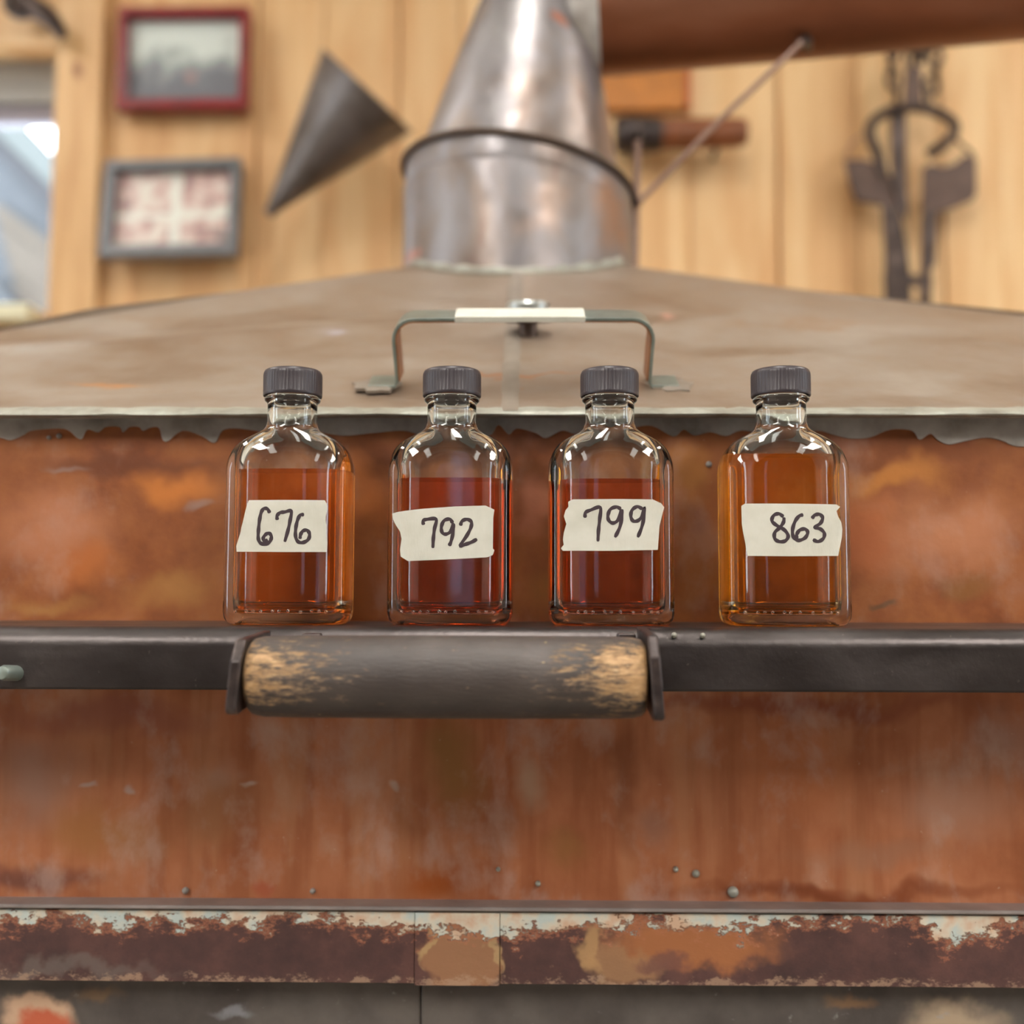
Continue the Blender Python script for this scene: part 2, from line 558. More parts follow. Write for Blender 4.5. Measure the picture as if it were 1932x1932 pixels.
m = M('masking_tape')
n1 = m.noise(500, detail=3, stretch=(1, 1, 0.3))
n2 = m.noise(80, detail=3)
TAPE = m.set(m.ramp(n2, [(0.3, 'bab9ac'), (0.7, 'c8c7bc')]), 0.7, 0, bump=n1, bumpd=0.0002)
INK = plain('marker_ink', '33262c', 0.5, var=0.1)
CAPM = plain('black_plastic', '30292e', 0.38, var=0.06, scale=200)
LINER = plain('cap_liner', '2a2428', 0.5, var=0.05)

DARKTIN = M('dark_tin')
n1 = DARKTIN.noise(14, detail=4)
DARKTIN = DARKTIN.set(DARKTIN.ramp(n1, [(0.3, '544c46'), (0.6, '6c6664'), (0.8, '7c7878')]), 0.36, 0.45)
RUST = M('rusty_iron')
n1 = RUST.noise(40, detail=5)
RUST = RUST.set(RUST.ramp(n1, [(0.3, '281c17'), (0.5, '43352e'), (0.7, '5e504b')]), 0.45, 0.4, bump=n1, bumpd=0.001)
PLATE = plain('rust_plate', '503f37', 0.4, 0.5, var=0.2, scale=30)
REDWOOD = plain('red_lacquer', '7d1f24', 0.3, var=0.2, scale=20)
GREYFRAME = plain('grey_lacquer', '6a6c70', 0.4, var=0.1, scale=30)
HANDLE = plain('handle_wood', '7a4626', 0.45, var=0.2, scale=30)
ORANGE = plain('orange_stained_wood', 'b8742c', 0.5, var=0.15, scale=25)
REDPAINT = plain('red_edge', 'b05a30', 0.5)
WHITEWALL = plain('white_paint', 'd8d4cc', 0.8, var=0.03, scale=5)
FLOORM = plain('concrete', '8d857a', 0.8, var=0.15, scale=6)
SILLM = plain('cream_paint', 'd8d4b4', 0.5, var=0.05)
SASH = plain('grey_sash', '8e8c88', 0.5, var=0.08)
STEEL = plain('strap_steel', '7f8a84', 0.34, 0.6, var=0.15, scale=80)
STRAPREFL = plain('strap_reflection', '9a6238', 0.38, 0.6, var=0.2, scale=60)  # colour of the copper mirrored in the strap's inner face
CHROME = plain('polished_metal', 'b0b6b4', 0.34, 0.8, var=0.05)
DARKBRASS = plain('dark_brass', '4a3c34', 0.4, 0.6)
WIREM = plain('wire', '8d7468', 0.4, 0.5)

m = M('window_glass')
m.n.remove(m.b)
tr = m.n.new('ShaderNodeBsdfTransparent')
gl = m.n.new('ShaderNodeBsdfGlossy')
gl.inputs['Roughness'].default_value = 0.02
mx = m.n.new('ShaderNodeMixShader')
mx.inputs[0].default_value = 0.035
m.lk(tr.outputs[0], mx.inputs[1])
m.lk(gl.outputs[0], mx.inputs[2])
m.lk(mx.outputs[0], m.out.inputs['Surface'])
PANE = m.m

m = M('window_dimmer')  # unseen translucent sheet added to dim the front window's reflections
m.n.remove(m.b)
tl_ = m.n.new('ShaderNodeBsdfTranslucent')
tl_.inputs['Color'].default_value = (0.30, 0.30, 0.34, 1)
m.lk(tl_.outputs[0], m.out.inputs['Surface'])
DIMMER = m.m

m = M('lamp_diffuser')
m.b.inputs['Base Color'].default_value = (0.9, 0.9, 0.9, 1)
m.b.inputs['Emission Color'].default_value = (1.0, 0.955, 0.89, 1)
m.b.inputs['Emission Strength'].default_value = LAMP
DIFF = m.m

# ------------------------------------------------------------------ the room
XL, XR, YF, ZC = -2.4, 2.4, -3.2, 2.9


def struct(name, bm, mat, parent=None, **k):
    return obj(name, bm, mat, parent, kind=None if parent else 'structure', **k)


struct('floor', B((XL - .1, YF - .1, -0.1), (XR + .1, BW + 0.12, 0)), FLOORM)
struct('ceiling', B((XL - .1, YF - .1, ZC), (XR + .1, BW + 0.12, ZC + 0.1)), WHITEWALL)
SY0, SY1, SZ0, SZ1 = -0.55, -0.10, 0.75, 2.2       # windows in the side walls
for nm, wn, x0, x1 in (('wall_left', 'window_3', XL - .1, XL), ('wall_right', 'window_4', XR, XR + .1)):
    wb = bmesh.new()
    box(wb, (x0, YF, 0), (x1, SY0, ZC))
    box(wb, (x0, SY1, 0), (x1, BW + 0.12, ZC))
    box(wb, (x0, SY0, 0), (x1, SY1, SZ0))
    box(wb, (x0, SY0, SZ1), (x1, SY1, ZC))
    struct(nm, wb, WHITEWALL)
    xm = (x0 + x1) / 2
    fr = bmesh.new()
    box(fr, (xm - .03, SY0, SZ0), (xm + .03, SY0 + .04, SZ1))
    box(fr, (xm - .03, SY1 - .04, SZ0), (xm + .03, SY1, SZ1))
    box(fr, (xm - .03, SY0 + .04, SZ0), (xm + .03, SY1 - .04, SZ0 + .04))
    box(fr, (xm - .03, SY0 + .04, SZ1 - .04), (xm + .03, SY1 - .04, SZ1))
    fo = struct(wn, fr, SASH)
    struct('pane', B((xm - .003, SY0 + .04, SZ0 + .04), (xm + .003, SY1 - .04, SZ1 - .04)), PANE, fo)
    ld = bpy.data.lights.new('window_portal', 'AREA')
    ld.shape = 'RECTANGLE'
    ld.size, ld.size_y = SZ1 - SZ0, SY1 - SY0
    ld.cycles.is_portal = True
    lo = bpy.data.objects.new('window_portal', ld)
    COL.objects.link(lo)
    lo.location = (x0 - 0.01 if x0 < 0 else x1 + 0.01, (SY0 + SY1) / 2, (SZ0 + SZ1) / 2)
    lo.rotation_euler = (0, -math.pi / 2 if x0 < 0 else math.pi / 2, 0)

# the back wall: backing with an opening for the window, boards nailed on it
wx1 = P(97, 300, BW).x
wx0 = wx1 - 0.85
wz1 = P(50, 86, BW).z
wz0 = P(20, 588, BW).z
wb = bmesh.new()
for lo, hi in (((XL, BW + .02, 0), (wx0, BW + .1, ZC)), ((wx1, BW + .02, 0), (XR, BW + .1, ZC)),
               ((wx0, BW + .02, 0), (wx1, BW + .1, wz0)), ((wx0, BW + .02, wz1), (wx1, BW + .1, ZC))):
    box(wb, lo, hi)
wall = struct('wall_back', wb, PINE)
seams = [190, 480, 607, 750, 868, 1010, 1150, 1303, 1472, 1620, 1782, 1890, 2060, 2230, 2400, 2570, 2740]
for i in range(len(seams) - 1):
    x0, x1 = P(seams[i], 400, BW).x + 0.001, P(seams[i + 1], 400, BW).x - 0.001
    dy = (0.0, 0.010, 0.002, 0.006, 0.0, 0.004)[i % 6]
    struct('plank', B((x0, BW + dy, 0), (x1, BW + 0.022, ZC)), PINE, wall, bevel=0.002)
k = wx1 + 0.003
while k < P(190, 400, BW).x - 0.005:       # strip of board beneath the casing
    struct('plank', B((k, BW + 0.004, 0), (P(190, 400, BW).x - 0.001, BW + 0.022, ZC)), PINE, wall)
    break
xx = wx1
for j, wd in enumerate((0.29, 0.28, 0.28)):                 # boards above and below the window
    a, b_ = xx - wd, xx - 0.002
    struct('plank', B((a, BW + (j % 2) * 0.005, wz1 + 0.002), (b_, BW + 0.022, ZC)), PINE, wall, bevel=0.002)
    struct('plank', B((a, BW + (j % 2) * 0.005, 0), (b_, BW + 0.022, wz0 - 0.002)), PINE, wall, bevel=0.002)
    xx -= wd
while xx > XL + 0.02:
    a = max(xx - 0.2, XL)
    struct('plank', B((a, BW + 0.004, 0), (xx - 0.002, BW + 0.022, ZC)), PINE, wall, bevel=0.002)
    xx -= 0.2

# window in the back wall
x_c1 = P(187, 300, BW - 0.03).x
x_c0 = P(98, 300, BW - 0.03).x
win = struct('window_1', B((wx0, BW + .05, wz1 - 0.055), (wx1, BW + .085, wz1 - 0.005)), SASH, bevel=0.003)
struct('casing', B((x_c0, BW - 0.03, wz0 - 0.09), (x_c1, BW + 0.001, wz1 + 0.4)), CASING, win, bevel=0.004)
struct('casing', B((wx0 - 0.09, BW - 0.03, wz0 - 0.09), (wx0, BW + 0.001, wz1 + 0.1)), CASING, win, bevel=0.004)
struct('header', B((wx0 - 0.09, BW - 0.028, wz1), (x_c0 - 0.001, BW + 0.001, wz1 + 0.13)), CASING, win, bevel=0.004)
zr = [P(50, y, BW + 0.05).z for y in (128, 190, 204, 224)]
struct('sash_rail', B((wx0, BW + .055, zr[1]), (wx1, BW + .09, zr[0])), SASH, win, bevel=0.003)
struct('sash_rail', B((wx0, BW + .065, zr[3]), (wx1, BW + .095, zr[2] + 0.012)), plain('dark_sash', '77707a', 0.5), win, bevel=0.003)
struct('sash_stile', B((wx0, BW + .055, wz0), (wx0 + 0.04, BW + .09, zr[3])), SASH, win, bevel=0.003)
struct('jamb', B((wx1 - 0.001, BW + 0.02, wz0), (wx1 + 0.012, BW + 0.1, wz1)), CASING, win)
struct('window_sill', B((wx0 - 0.1, BW - 0.06, wz0 - 0.03), (x_c0 - 0.02, BW + 0.1, wz0)), SILLM, win, bevel=0.004)
struct('pane', B((wx0, BW + .074, wz0), (wx1, BW + .078, zr[3])), PANE, win)

# front wall behind the viewer with one narrow window
fw = [(-0.30, 0.02)]
fz0, fz1 = 0.85, 2.5
wb = bmesh.new()
box(wb, (XL, YF - .1, 0), (XR, YF, fz0))
box(wb, (XL, YF - .1, fz1), (XR, YF, ZC))
e = [XL] + [v for q in fw for v in q] + [XR]
for i in range(0, len(e), 2):
    box(wb, (e[i], YF - .1, fz0), (e[i + 1], YF, fz1))
struct('wall_front', wb, plain('dark_boards', '4a3626', 0.7, var=0.2, scale=8))
for i, (a, b_) in enumerate(fw):
    t = 0.04
    fr = bmesh.new()
    box(fr, (a, YF - .08, fz0), (a + t, YF - .02, fz1))
    box(fr, (b_ - t, YF - .08, fz0), (b_, YF - .02, fz1))
    box(fr, (a + t, YF - .08, fz0), (b_ - t, YF - .02, fz0 + t))
    box(fr, (a + t, YF - .08, fz1 - t), (b_ - t, YF - .02, fz1))
    box(fr, (a + t, YF - .07, (fz0 + fz1) / 2 - .015), (b_ - t, YF - .03, (fz0 + fz1) / 2 + .015))
    wn = struct('window_%d' % (i + 2), fr, SASH)
    struct('dimmer_sheet', B((a + t, YF - .052, fz0 + t), (b_ - t, YF - .048, fz1 - t)), DIMMER, wn)  # added sheet, weakens this window's streak in the bottles
for i, (x0, x1, y, z0, z1, sgn) in enumerate([(a, b_, YF - 0.11, fz0, fz1, 1) for a, b_ in fw] + [(wx0, wx1, BW + 0.12, wz0, wz1, -1)]):
    ld = bpy.data.lights.new('window_portal', 'AREA')
    ld.shape = 'RECTANGLE'
    ld.size, ld.size_y = x1 - x0, z1 - z0
    ld.cycles.is_portal = True
    lo = bpy.data.objects.new('window_portal', ld)
    COL.objects.link(lo)
    lo.location = ((x0 + x1) / 2, y, (z0 + z1) / 2)
    lo.rotation_euler = (math.pi / 2 * sgn, 0, 0)

# ceiling lamps; the short pair is added to brighten lid and pine wall
for i, (x, y, lx, ly, lab) in enumerate(((-1.05, -1.75, 0.28, 1.3, 'long fluorescent ceiling lamp on the window side'), (1.05, -1.75, 0.28, 1.3, 'long fluorescent ceiling lamp on the pipe side'),
                                         (-0.04, -0.55, 0.15, 1.2, 'narrow fluorescent ceiling lamp above the bottles'),
                                         (-1.6, 0.20, 0.16, 0.9, 'short added fill lamp brightening lid and pine wall, window side'), (1.6, 0.20, 0.16, 0.9, 'short added fill lamp brightening lid and pine wall, pipe side'))):
    t = thing('ceiling_lamp', (x, y, ZC), lab, 'lamp', 'fluorescent ceiling lamps')
    zh = ZC - 0.38 if y < -1 else ZC
    obj('housing', B((x - lx / 2 - .03, y - ly / 2 - .03, zh - 0.06), (x + lx / 2 + .03, y + ly / 2 + .03, zh - 0.001)), WHITEWALL, t, bevel=0.006)
    obj('diffuser', B((x - lx / 2, y - ly / 2, zh - 0.085), (x + lx / 2, y + ly / 2, zh - 0.061)), DIFF, t, bevel=0.006)
    if zh < ZC:
        for dy in (-ly * 0.35, ly * 0.35):
            obj('hanger_rod', tube([(x, y + dy, zh - 0.005), (x, y + dy, ZC - 0.001)], 0.006, 10), FORGED, t, smooth=60)

# neighbouring shed seen through the window
YO = 4.2
shed = thing('shed', P(-100, 760, YO), 'grey wooden shed with sloping roof edge outside the window', 'shed')
GW = plain('shed_wall', '43474c', 0.8, var=0.1, scale=8)
obj('gable_wall', prism_px([(-900, -500), (-300, -60), (60, 300), (330, 570), (330, 900), (-900, 900)], YO + 0.1, 0.3), GW, shed)
obj('rake_board_and_shade', prism_px([(-900, -745), (-10, 175), (330, 535), (330, 590), (60, 318), (-900, -640)], YO, 0.09), plain('rake_paint', '4c5251', 0.6), shed)
obj('rake_board_and_shade', prism_px([(-900, -640), (0, 262), (330, 592), (330, 615), (0, 288), (-900, -600)], YO + 0.03, 0.06), plain('rake_shade', '35353a', 0.7), shed)  # dark strip puts the shade under the pale rake board into colour
LB = plain('shed_board', '4d463e', 0.8, var=0.1, scale=8)
for i in range(6):
    y0 = 380 + i * 34
    obj('siding_board', prism_px([(-10 + i * 9, y0), (330, y0 + 250), (330, y0 + 280), (-10 + i * 9, y0 + 31)], YO + 0.06, 0.03), LB, shed)
obj('ground_board', prism_px([(-300, 520), (-30, 520), (60, 600), (60, 760), (-300, 760)], YO + 0.02, 0.03), plain('shed_dark', '3f4347', 0.8), shed)

# ------------------------------------------------------------------ the still: tank
TW = 0.65
TD = 0.95
TC = WY + TD / 2
still = thing('copper_still', (0, TC, 0), 'weathered copper still tank with iron rail and flaking lower band', 'still')
LEAF = 0.004
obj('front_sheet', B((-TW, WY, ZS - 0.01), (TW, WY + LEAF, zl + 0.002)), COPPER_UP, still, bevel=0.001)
z_led = P(966, 1712, WY).z
obj('lower_sheet', B((-TW, WY + 0.001, z_led - 0.02), (TW, WY + 0.001 + LEAF, ZS - 0.012)), COPPER_LOW, still, bevel=0.001)
tb = bmesh.new()
box(tb, (-TW, WY + 0.006, z_led), (-TW + LEAF, WY + TD, zl))
box(tb, (TW - LEAF, WY + 0.006, z_led), (TW, WY + TD, zl))
box(tb, (-TW, WY + TD - LEAF, z_led), (TW, WY + TD, zl))
obj('side_sheets', tb, COPPER_UP, still)
# ragged solder along the top seam of the front sheet
low = [(-40, 822), (0, 825), (20, 830), (45, 820), (60, 812), (110, 808), (130, 812), (145, 825), (155, 827), (165, 810), (185, 815), (200, 805), (225, 805), (232, 815), (245, 805),
       (262, 805), (270, 812), (285, 806), (300, 807), (307, 829), (318, 831), (345, 812), (380, 822), (405, 835), (420, 812), (450, 808), (520, 816), (560, 806), (640, 821), (700, 817),
       (760, 812), (800, 820), (850, 808), (920, 822), (940, 801), (960, 819), (975, 808), (1010, 816), (1030, 826), (1060, 812), (1085, 818), (1110, 812), (1150, 822), (1190, 808),
       (1230, 803), (1270, 823), (1290, 810), (1310, 821), (1340, 815), (1370, 822), (1400, 812), (1470, 820), (1540, 812), (1570, 819), (1600, 826), (1640, 825), (1680, 810),
       (1720, 812), (1735, 829), (1755, 818), (1770, 830), (1790, 838), (1820, 832), (1860, 825), (1890, 831), (1920, 842), (1975, 838)]
sm = [(v.x, v.y) for v in crom([(a, b_, 0) for a, b_ in low], 4)]
xs_l = [x for x, _ in sm]
bm = bmesh.new()
Ys = WY - 0.0008
prev = None
for x, y in sm:
    a = bm.verts.new(P(x, 778, Ys))
    b_ = bm.verts.new(P(x, y, Ys))
    d = bm.verts.new(P(x, y + 1, WY + 0.0004))
    if prev:
        bm.faces.new((prev[0], a, b_, prev[1]))
        bm.faces.new((prev[1], b_, d, prev[2]))
    prev = (a, b_, d)
for x0, x1 in ((-TW, P(-40, 800, WY).x), (P(1975, 800, WY).x, TW)):
    box(bm, (x0, Ys, P(966, 820, WY).z), (x1, WY + 0.0004, zl))
obj('solder_seam', bm, SOLDER2, still)
# small solder specks and rivets on the sheets
for px, py, r, mt in ((1383, 1683, 10, SOLDER), (1313, 1648, 7, SOLDER), (1275, 1640, 5, SOLDER), (1015, 1667, 5, SOLDER), (350, 1680, 6, SOLDER2), (590, 1681, 5, SOLDER2), (940, 1640, 4, SOLDER),
                      (1337, 876, 6, SOLDER2), (93, 826, 4, SOLDER2), (112, 823, 5, SOLDER2)):
    p = P(px, py, WY)
    rr = r * S(WY)
    obj('rivet', lathe([(rr, -0.0005), (rr, 0.0006), (rr * 0.7, 0.0016), (rr * 0.25, 0.0021)], p, 14, axis=(0, -1, 0)), mt, still, smooth=50)

# iron rail: rolled angle, bottles stand on its flange
FY = -0.034
zb_ = P(966, 1304, FY).z
R = 0.0085
pf = [(WY - 0.0005, ZS)]
for k in range(9):
    a = math.pi / 2 * k / 8
    pf.append((FY + R - R * math.sin(a), ZS - R + R * math.cos(a)))
pf += [(FY, zb_ + 0.001), (FY + 0.001, zb_), (FY + 0.006, zb_), (FY + 0.006, ZS - 0.008), (WY - 0.0005, ZS - 0.008)]
bm = bmesh.new()
A = [bm.verts.new((-TW - 0.01, y, z)) for y, z in pf]
Bv = [bm.verts.new((TW + 0.01, y, z)) for y, z in pf]
bm.faces.new(A)
bm.faces.new(Bv[::-1])
for i in range(len(pf)):
    j = (i + 1) % len(pf)
    bm.faces.new((A[i], A[j], Bv[j], Bv[i]))
rail = obj('iron_rail', bm, IRON, still, smooth=40)
p = P(30, 1270, FY)
obj('stud', lathe([(0.0034, -0.001), (0.0034, 0.007), (0.0028, 0.0085), (0.001, 0.009)], p, 16, axis=(-0.25, -1, 0.1)), STEEL, rail, smooth=40)
for px, py in ((1272, 1198), (1326, 1199)):
    p = P(px, py, FY)
    obj('solder_drop', lathe([(0.0012, -0.001), (0.0012, 0.0003), (0.0007, 0.0009), (0.0002, 0.0011)], p, 10, axis=(0, -1, 0.2)), SOLDER, rail, smooth=60)

# carrying handle on the rail
ha = P(848, 1277, YH)
hnd = obj('carry_handle', B((P(470, 1275, YH).x - 0.002, FY - 0.003, ha.z - 0.012), (P(1222, 1275, YH).x + 0.002, FY - 0.0002, ha.z + 0.012)), FORGED, still, bevel=0.001)
gr = 0.0163
gx0, gx1 = P(474, 1275, YH).x, P(1216, 1275, YH).x
L = gx1 - gx0
prof = [(gr * 0.55, 0.0), (gr * 0.84, 0.0003), (gr * 0.93, 0.0018), (gr * 0.985, 0.006), (gr, 0.016), (gr * 1.01, L * 0.3), (gr * 1.015, L * 0.5), (gr * 1.01, L * 0.7), (gr * 1.0, L - 0.014), (gr * 0.985, L - 0.005),
        (gr * 0.93, L - 0.0015), (gr * 0.84, L - 0.0002), (gr * 0.55, L)]
obj('grip', lathe(prof, (gx0, YH, ha.z), 64, axis=(1, 0, 0)), GRIP, hnd, smooth=40)
for side, px, yt, yb in ((-1, 462, 1213, 1352), (1, 1230, 1205, 1364)):
    Yp = YH - 0.018
    xo = P(px, 1280, YH).x
    zt_, zb2 = P(px, yt, Yp).z, P(px, yb, Yp).z
    th = 0.0042
    side_poly = [(Yp, zt_ - 0.007), (Yp + 0.007, zt_ + 0.001), (FY - 0.0005, zt_ + 0.003), (FY - 0.0005, zb2 + 0.004), (Yp + 0.006, zb2), (Yp + 0.001, zb2 + 0.001), (Yp, zb2 + 0.003)]
    bm = bmesh.new()
    tilt = side * 0.0009
    a = [bm.verts.new((xo - th / 2 - tilt * (1 if z > ha.z else -1), y, z)) for y, z in side_poly]
    b_ = [bm.verts.new((xo + th / 2 - tilt * (1 if z > ha.z else -1), y, z)) for y, z in side_poly]
    bm.faces.new(a)
    bm.faces.new(b_[::-1])
    for i in range(len(a)):
        j = (i + 1) % len(a)
        bm.faces.new((a[i], a[j], b_[j], b_[i]))
    obj('bracket', bm, FORGED, hnd, bevel=0.0009)
for px in (592, 1180):
    p = P(px, 1196, FY)
    obj('lug', B((p.x - 0.004, FY - 0.006, p.z - 0.006), (p.x + 0.004, FY - 0.0002, p.z + 0.0005)), FORGED, hnd, bevel=0.001)

# rim, flaking band and base below
zr0, zr1 = P(966, 1709, YB).z, P(966, 1722, YB).z
rimp = obj('bottom_rim', B((-TW - 0.02, YB - 0.003, zr1 + 0.0012), (TW + 0.02, WY + 0.02, zr0)), plain('rim_metal', '8a817e', 0.42, 0.3, var=0.15, scale=50), still, bevel=0.0012)
zb3 = P(966, 1857, YB).z
segs = [(-TW - 0.02, P(782.5, 1780, YB).x), (P(783, 1780, YB).x, P(942.5, 1780, YB).x), (P(943, 1780, YB).x, TW + 0.02)]
for i, (x0, x1) in enumerate(segs):
    obj('flaking_band', B((x0, YB + (-0.0012 if i == 1 else 0), zb3 - (0.0006 if i == 1 else 0)), (x1, WY + 0.02, zr1)), BAND, still, bevel=0.0004)
xj = P(795, 1900, YG).x
obj('base_panel', B((-TW - 0.015, YG, 0.75), (xj - 0.0001, YG + 0.03, zb3 + 0.004)), GREYBASE, still, bevel=0.0015)
obj('base_panel', B((xj + 0.0001, YG - 0.002, 0.75), (TW + 0.015, YG + 0.03, zb3 + 0.004)), GREYBASE, still, bevel=0.0015)
tb = bmesh.new()
box(tb, (-TW, YG + 0.002, 0), (TW, WY + TD, 0.748))
obj('firebox', tb, GREYBASE, still)

# ------------------------------------------------------------------ lid with head
LY = 0.035
HD = 0.488                        # depth of the head's axis
hx = P(978, 500, HD).x
fb = P(978, 517, HD - 0.108)
slope = (fb.z - zl) / (HD - 0.108 - LY)
za = zl + slope * (HD - LY)
lid = thing('still_lid', (hx, HD, zl), 'brown grey sheet metal still lid with strap handle and tapered head', 'lid')
LW = 0.665
RG = 0.004                        # slight ridge along the middle of the front


def lid_panel(poly):
    bm = bmesh.new()
    top = [bm.verts.new(v) for v in poly]
    bot = [bm.verts.new(Vector(v) - Vector((0, 0, 0.003))) for v in poly]
    bm.faces.new(top)
    bm.faces.new(bot[::-1])
    n = len(poly)
    for i in range(n):
        bm.faces.new((top[i], bot[i], bot[(i + 1) % n], top[(i + 1) % n]))
    return bm


fl_, fr_, mid_ = Vector((-LW, LY, zl)), Vector((LW, LY, zl)), Vector((hx, LY, zl + 0.0005))
bl_, br_ = Vector((-LW, 2 * HD - LY, zl)), Vector((LW, 2 * HD - LY, zl))
ap = Vector((hx, HD, za))
mm = Vector((hx, (LY + HD) / 2, (zl + za) / 2 + RG))


def hipmid(a, t, sag=-0.006):
    return a.lerp(ap, t) + Vector((0, 0, sag))


cover = obj('cover_panel', lid_panel([fl_, mid_, mm, ap, hipmid(fl_, 0.66, -0.004), hipmid(fl_, 0.52, -0.003), hipmid(fl_, 0.40, -0.012)]), LID, lid)
obj('cover_panel', lid_panel([mid_, fr_, hipmid(fr_, 0.33, 0.002), hipmid(fr_, 0.66, -0.004), ap, mm]), LID, lid)
obj('cover_panel', lid_panel([fr_, br_, ap, hipmid(fr_, 0.66, -0.004), hipmid(fr_, 0.33, 0.002)]), LID, lid)
obj('cover_panel', lid_panel([br_, bl_, ap]), LID, lid)
obj('cover_panel', lid_panel([bl_, fl_, hipmid(fl_, 0.40, -0.012), hipmid(fl_, 0.52, -0.003), hipmid(fl_, 0.66, -0.004), ap]), LID, lid)
# soldered bead along the front edge
zf = P(966, 787, LY).z
random.seed(3)
bm = bmesh.new()
prev = None
N = 160
for i in range(N + 1):
    x = -LW + 2 * LW * i / N
    j = random.uniform(-0.0005, 0.0005)
    ring = [(LY - 0.0005, zf), (LY - 0.0022, zf + 0.0008), (LY - 0.0024 + j, zl - 0.0008), (LY - 0.0008, zl + 0.0006 + j), (LY + 0.006 + 4 * j, zl + 0.0006 + 0.0062 * slope + 2 * j), (LY + 0.0085 + 5 * j, zl + 0.0086 * slope - 0.0004), (LY + 0.004, zf + 0.001)]
    vsr = [bm.verts.new((x, y, z)) for y, z in ring]
    if prev:
        for k in range(7):
            bm.faces.new((prev[k], prev[(k + 1) % 7], vsr[(k + 1) % 7], vsr[k]))
    else:
        bm.faces.new(vsr)
    prev = vsr
bm.faces.new(prev[::-1])
obj('edge_bead', bm, SOLDER, lid, smooth=40)
# solder over the middle seam
bm = bmesh.new()
prev = None
for i in range(41):
    t = i / 40
    y = LY + (HD - 0.1 - LY) * t
    z = zl + slope * (y - LY) + RG * (1 - abs(2 * ((y - LY) / (HD - LY)) - 1)) + 0.0005
    wv = 0.0056 + 0.0004 * math.sin(i * 1.7)
    row = [bm.verts.new((hx - wv, y, z - 0.0012)), bm.verts.new((hx - wv * 0.6, y, z + 0.0007)), bm.verts.new((hx + wv * 0.6, y, z + 0.0007)), bm.verts.new((hx + wv, y, z - 0.0012))]
    if prev:
        for k in range(3):
            bm.faces.new((prev[k], prev[k + 1], row[k + 1], row[k]))
    prev = row
obj('middle_seam', bm, SEAMM, lid, smooth=60)


def on_lid(px, py, lift=0.0):
    """where the sight line meets the lid's front plane"""
    d = RCAM @ Vector(((px - 966) / FPX, -(py - 966) / FPX, -1.0))
    # z = zl + slope*(y-LY)
    t = (zl + slope * (CAM.y - LY) - CAM.z) / (d.z - slope * d.y)
    nrm = Vector((0, -slope, 1)).normalized()
    return CAM + d * t + nrm * lift


# strap handle
sn = Vector((0, -slope, 1)).normalized()
sd = Vector((0, 1, slope)).normalized()
fA, fB = on_lid(748, 741), on_lid(1224, 733)
yA = (fA.y + fB.y) / 2
fA = Vector((fA.x, yA, zl + slope * (yA - LY) + 0.001))
fB = Vector((fB.x, yA, fA.z))
H = 0.0375
r_ = 0.011
cx = (fA.x + fB.x) / 2
hw = (fB.x - fA.x) / 2
path = [(-hw - 0.016, 0.001), (-hw - 0.0012, 0.001), (-hw, 0.004), (-hw - 0.0008, H - r_)]
for k in range(1, 7):
    a = math.pi / 2 * k / 6
    path.append((-hw - 0.0008 + r_ * (1 - math.cos(a)), H - r_ + r_ * math.sin(a)))
path += [(0, H + 0.0003)]
path += [(-x, z) for x, z in path[-2::-1]]
SWD = 0.020
ST = 0.0018


def strap(path, w0, w1, thick, off=0.0):
    bm = bmesh.new()
    prev = None
    n = len(path)
    for i, (x, z) in enumerate(path):
        a, b2 = path[max(i - 1, 0)], path[min(i + 1, n - 1)]
        tx, tz = b2[0] - a[0], b2[1] - a[1]
        l = math.hypot(tx, tz)
        nx, nz = -tz / l, tx / l
        base = Vector((cx, yA, fA.z))
        def pt(q, s_):
            return base + Vector((x + nx * q, 0, 0)) + sn * (z + nz * q) + sd * s_
        row = [bm.verts.new(pt(off - thick / 2, w0)), bm.verts.new(pt(off + thick / 2, w0)), bm.verts.new(pt(off + thick / 2, w1)), bm.verts.new(pt(off - thick / 2, w1))]
        if prev:
            for k in range(4):
                bm.faces.new((prev[k], prev[(k + 1) % 4], row[(k + 1) % 4], row[k]))
        else:
            bm.faces.new(row)
        prev = row
    bm.faces.new(prev[::-1])
    return bm


lh = obj('strap_handle', strap(path, 0, SWD, ST), STEEL, lid, smooth=35, bevel=0.0003)
obj('strap_reflection_skin', strap(path[2:-2], 0.0004, SWD - 0.0004, 0.0008, -ST / 2 - 0.0003), STRAPREFL, lh, smooth=35)  # added skin paints reflected copper on the inner faces of the strap
tp = [(P(x, 590, yA).x - cx, H + 0.0003) for x in (862, 900, 980, 1060, 1101)]
obj('tape_wrap', strap(tp, -0.0006, SWD + 0.0006, ST + 0.0012), TAPE, lh, bevel=0.0003)
for s_ in (-1, 1):
    fp = fA if s_ < 0 else fB
    bm = lathe([(0.012, -0.001), (0.012, 0.0006), (0.009, 0.0014), (0.003, 0.0018)], Vector((fp.x + s_ * 0.012, fp.y + 0.006, fp.z + 0.006 * slope)), 20, axis=sn, rfun=lambda j, k: 1 + 0.25 * math.sin(k * 2.3) * (1 if k % 2 else 0.4))
    obj('foot_solder', bm, SEAMM, lh, smooth=60)
# round vent plug behind the handle
vp = on_lid(996, 640)
vent = obj('vent_plug', lathe([(0.006, -0.002), (0.006, 0.010), (0.0145, 0.011), (0.0155, 0.0125), (0.0155, 0.0160), (0.013, 0.0175), (0.012, 0.0176)], vp, 32, axis=(0, -slope * 0.35, 1)), DARKBRASS, lid, smooth=35)
obj('vent_top', lathe([(0.0135, 0.0165), (0.0140, 0.0215), (0.0125, 0.0235), (0.004, 0.0245)], vp, 32, axis=(0, -slope * 0.35, 1)), CHROME, vent, smooth=35)

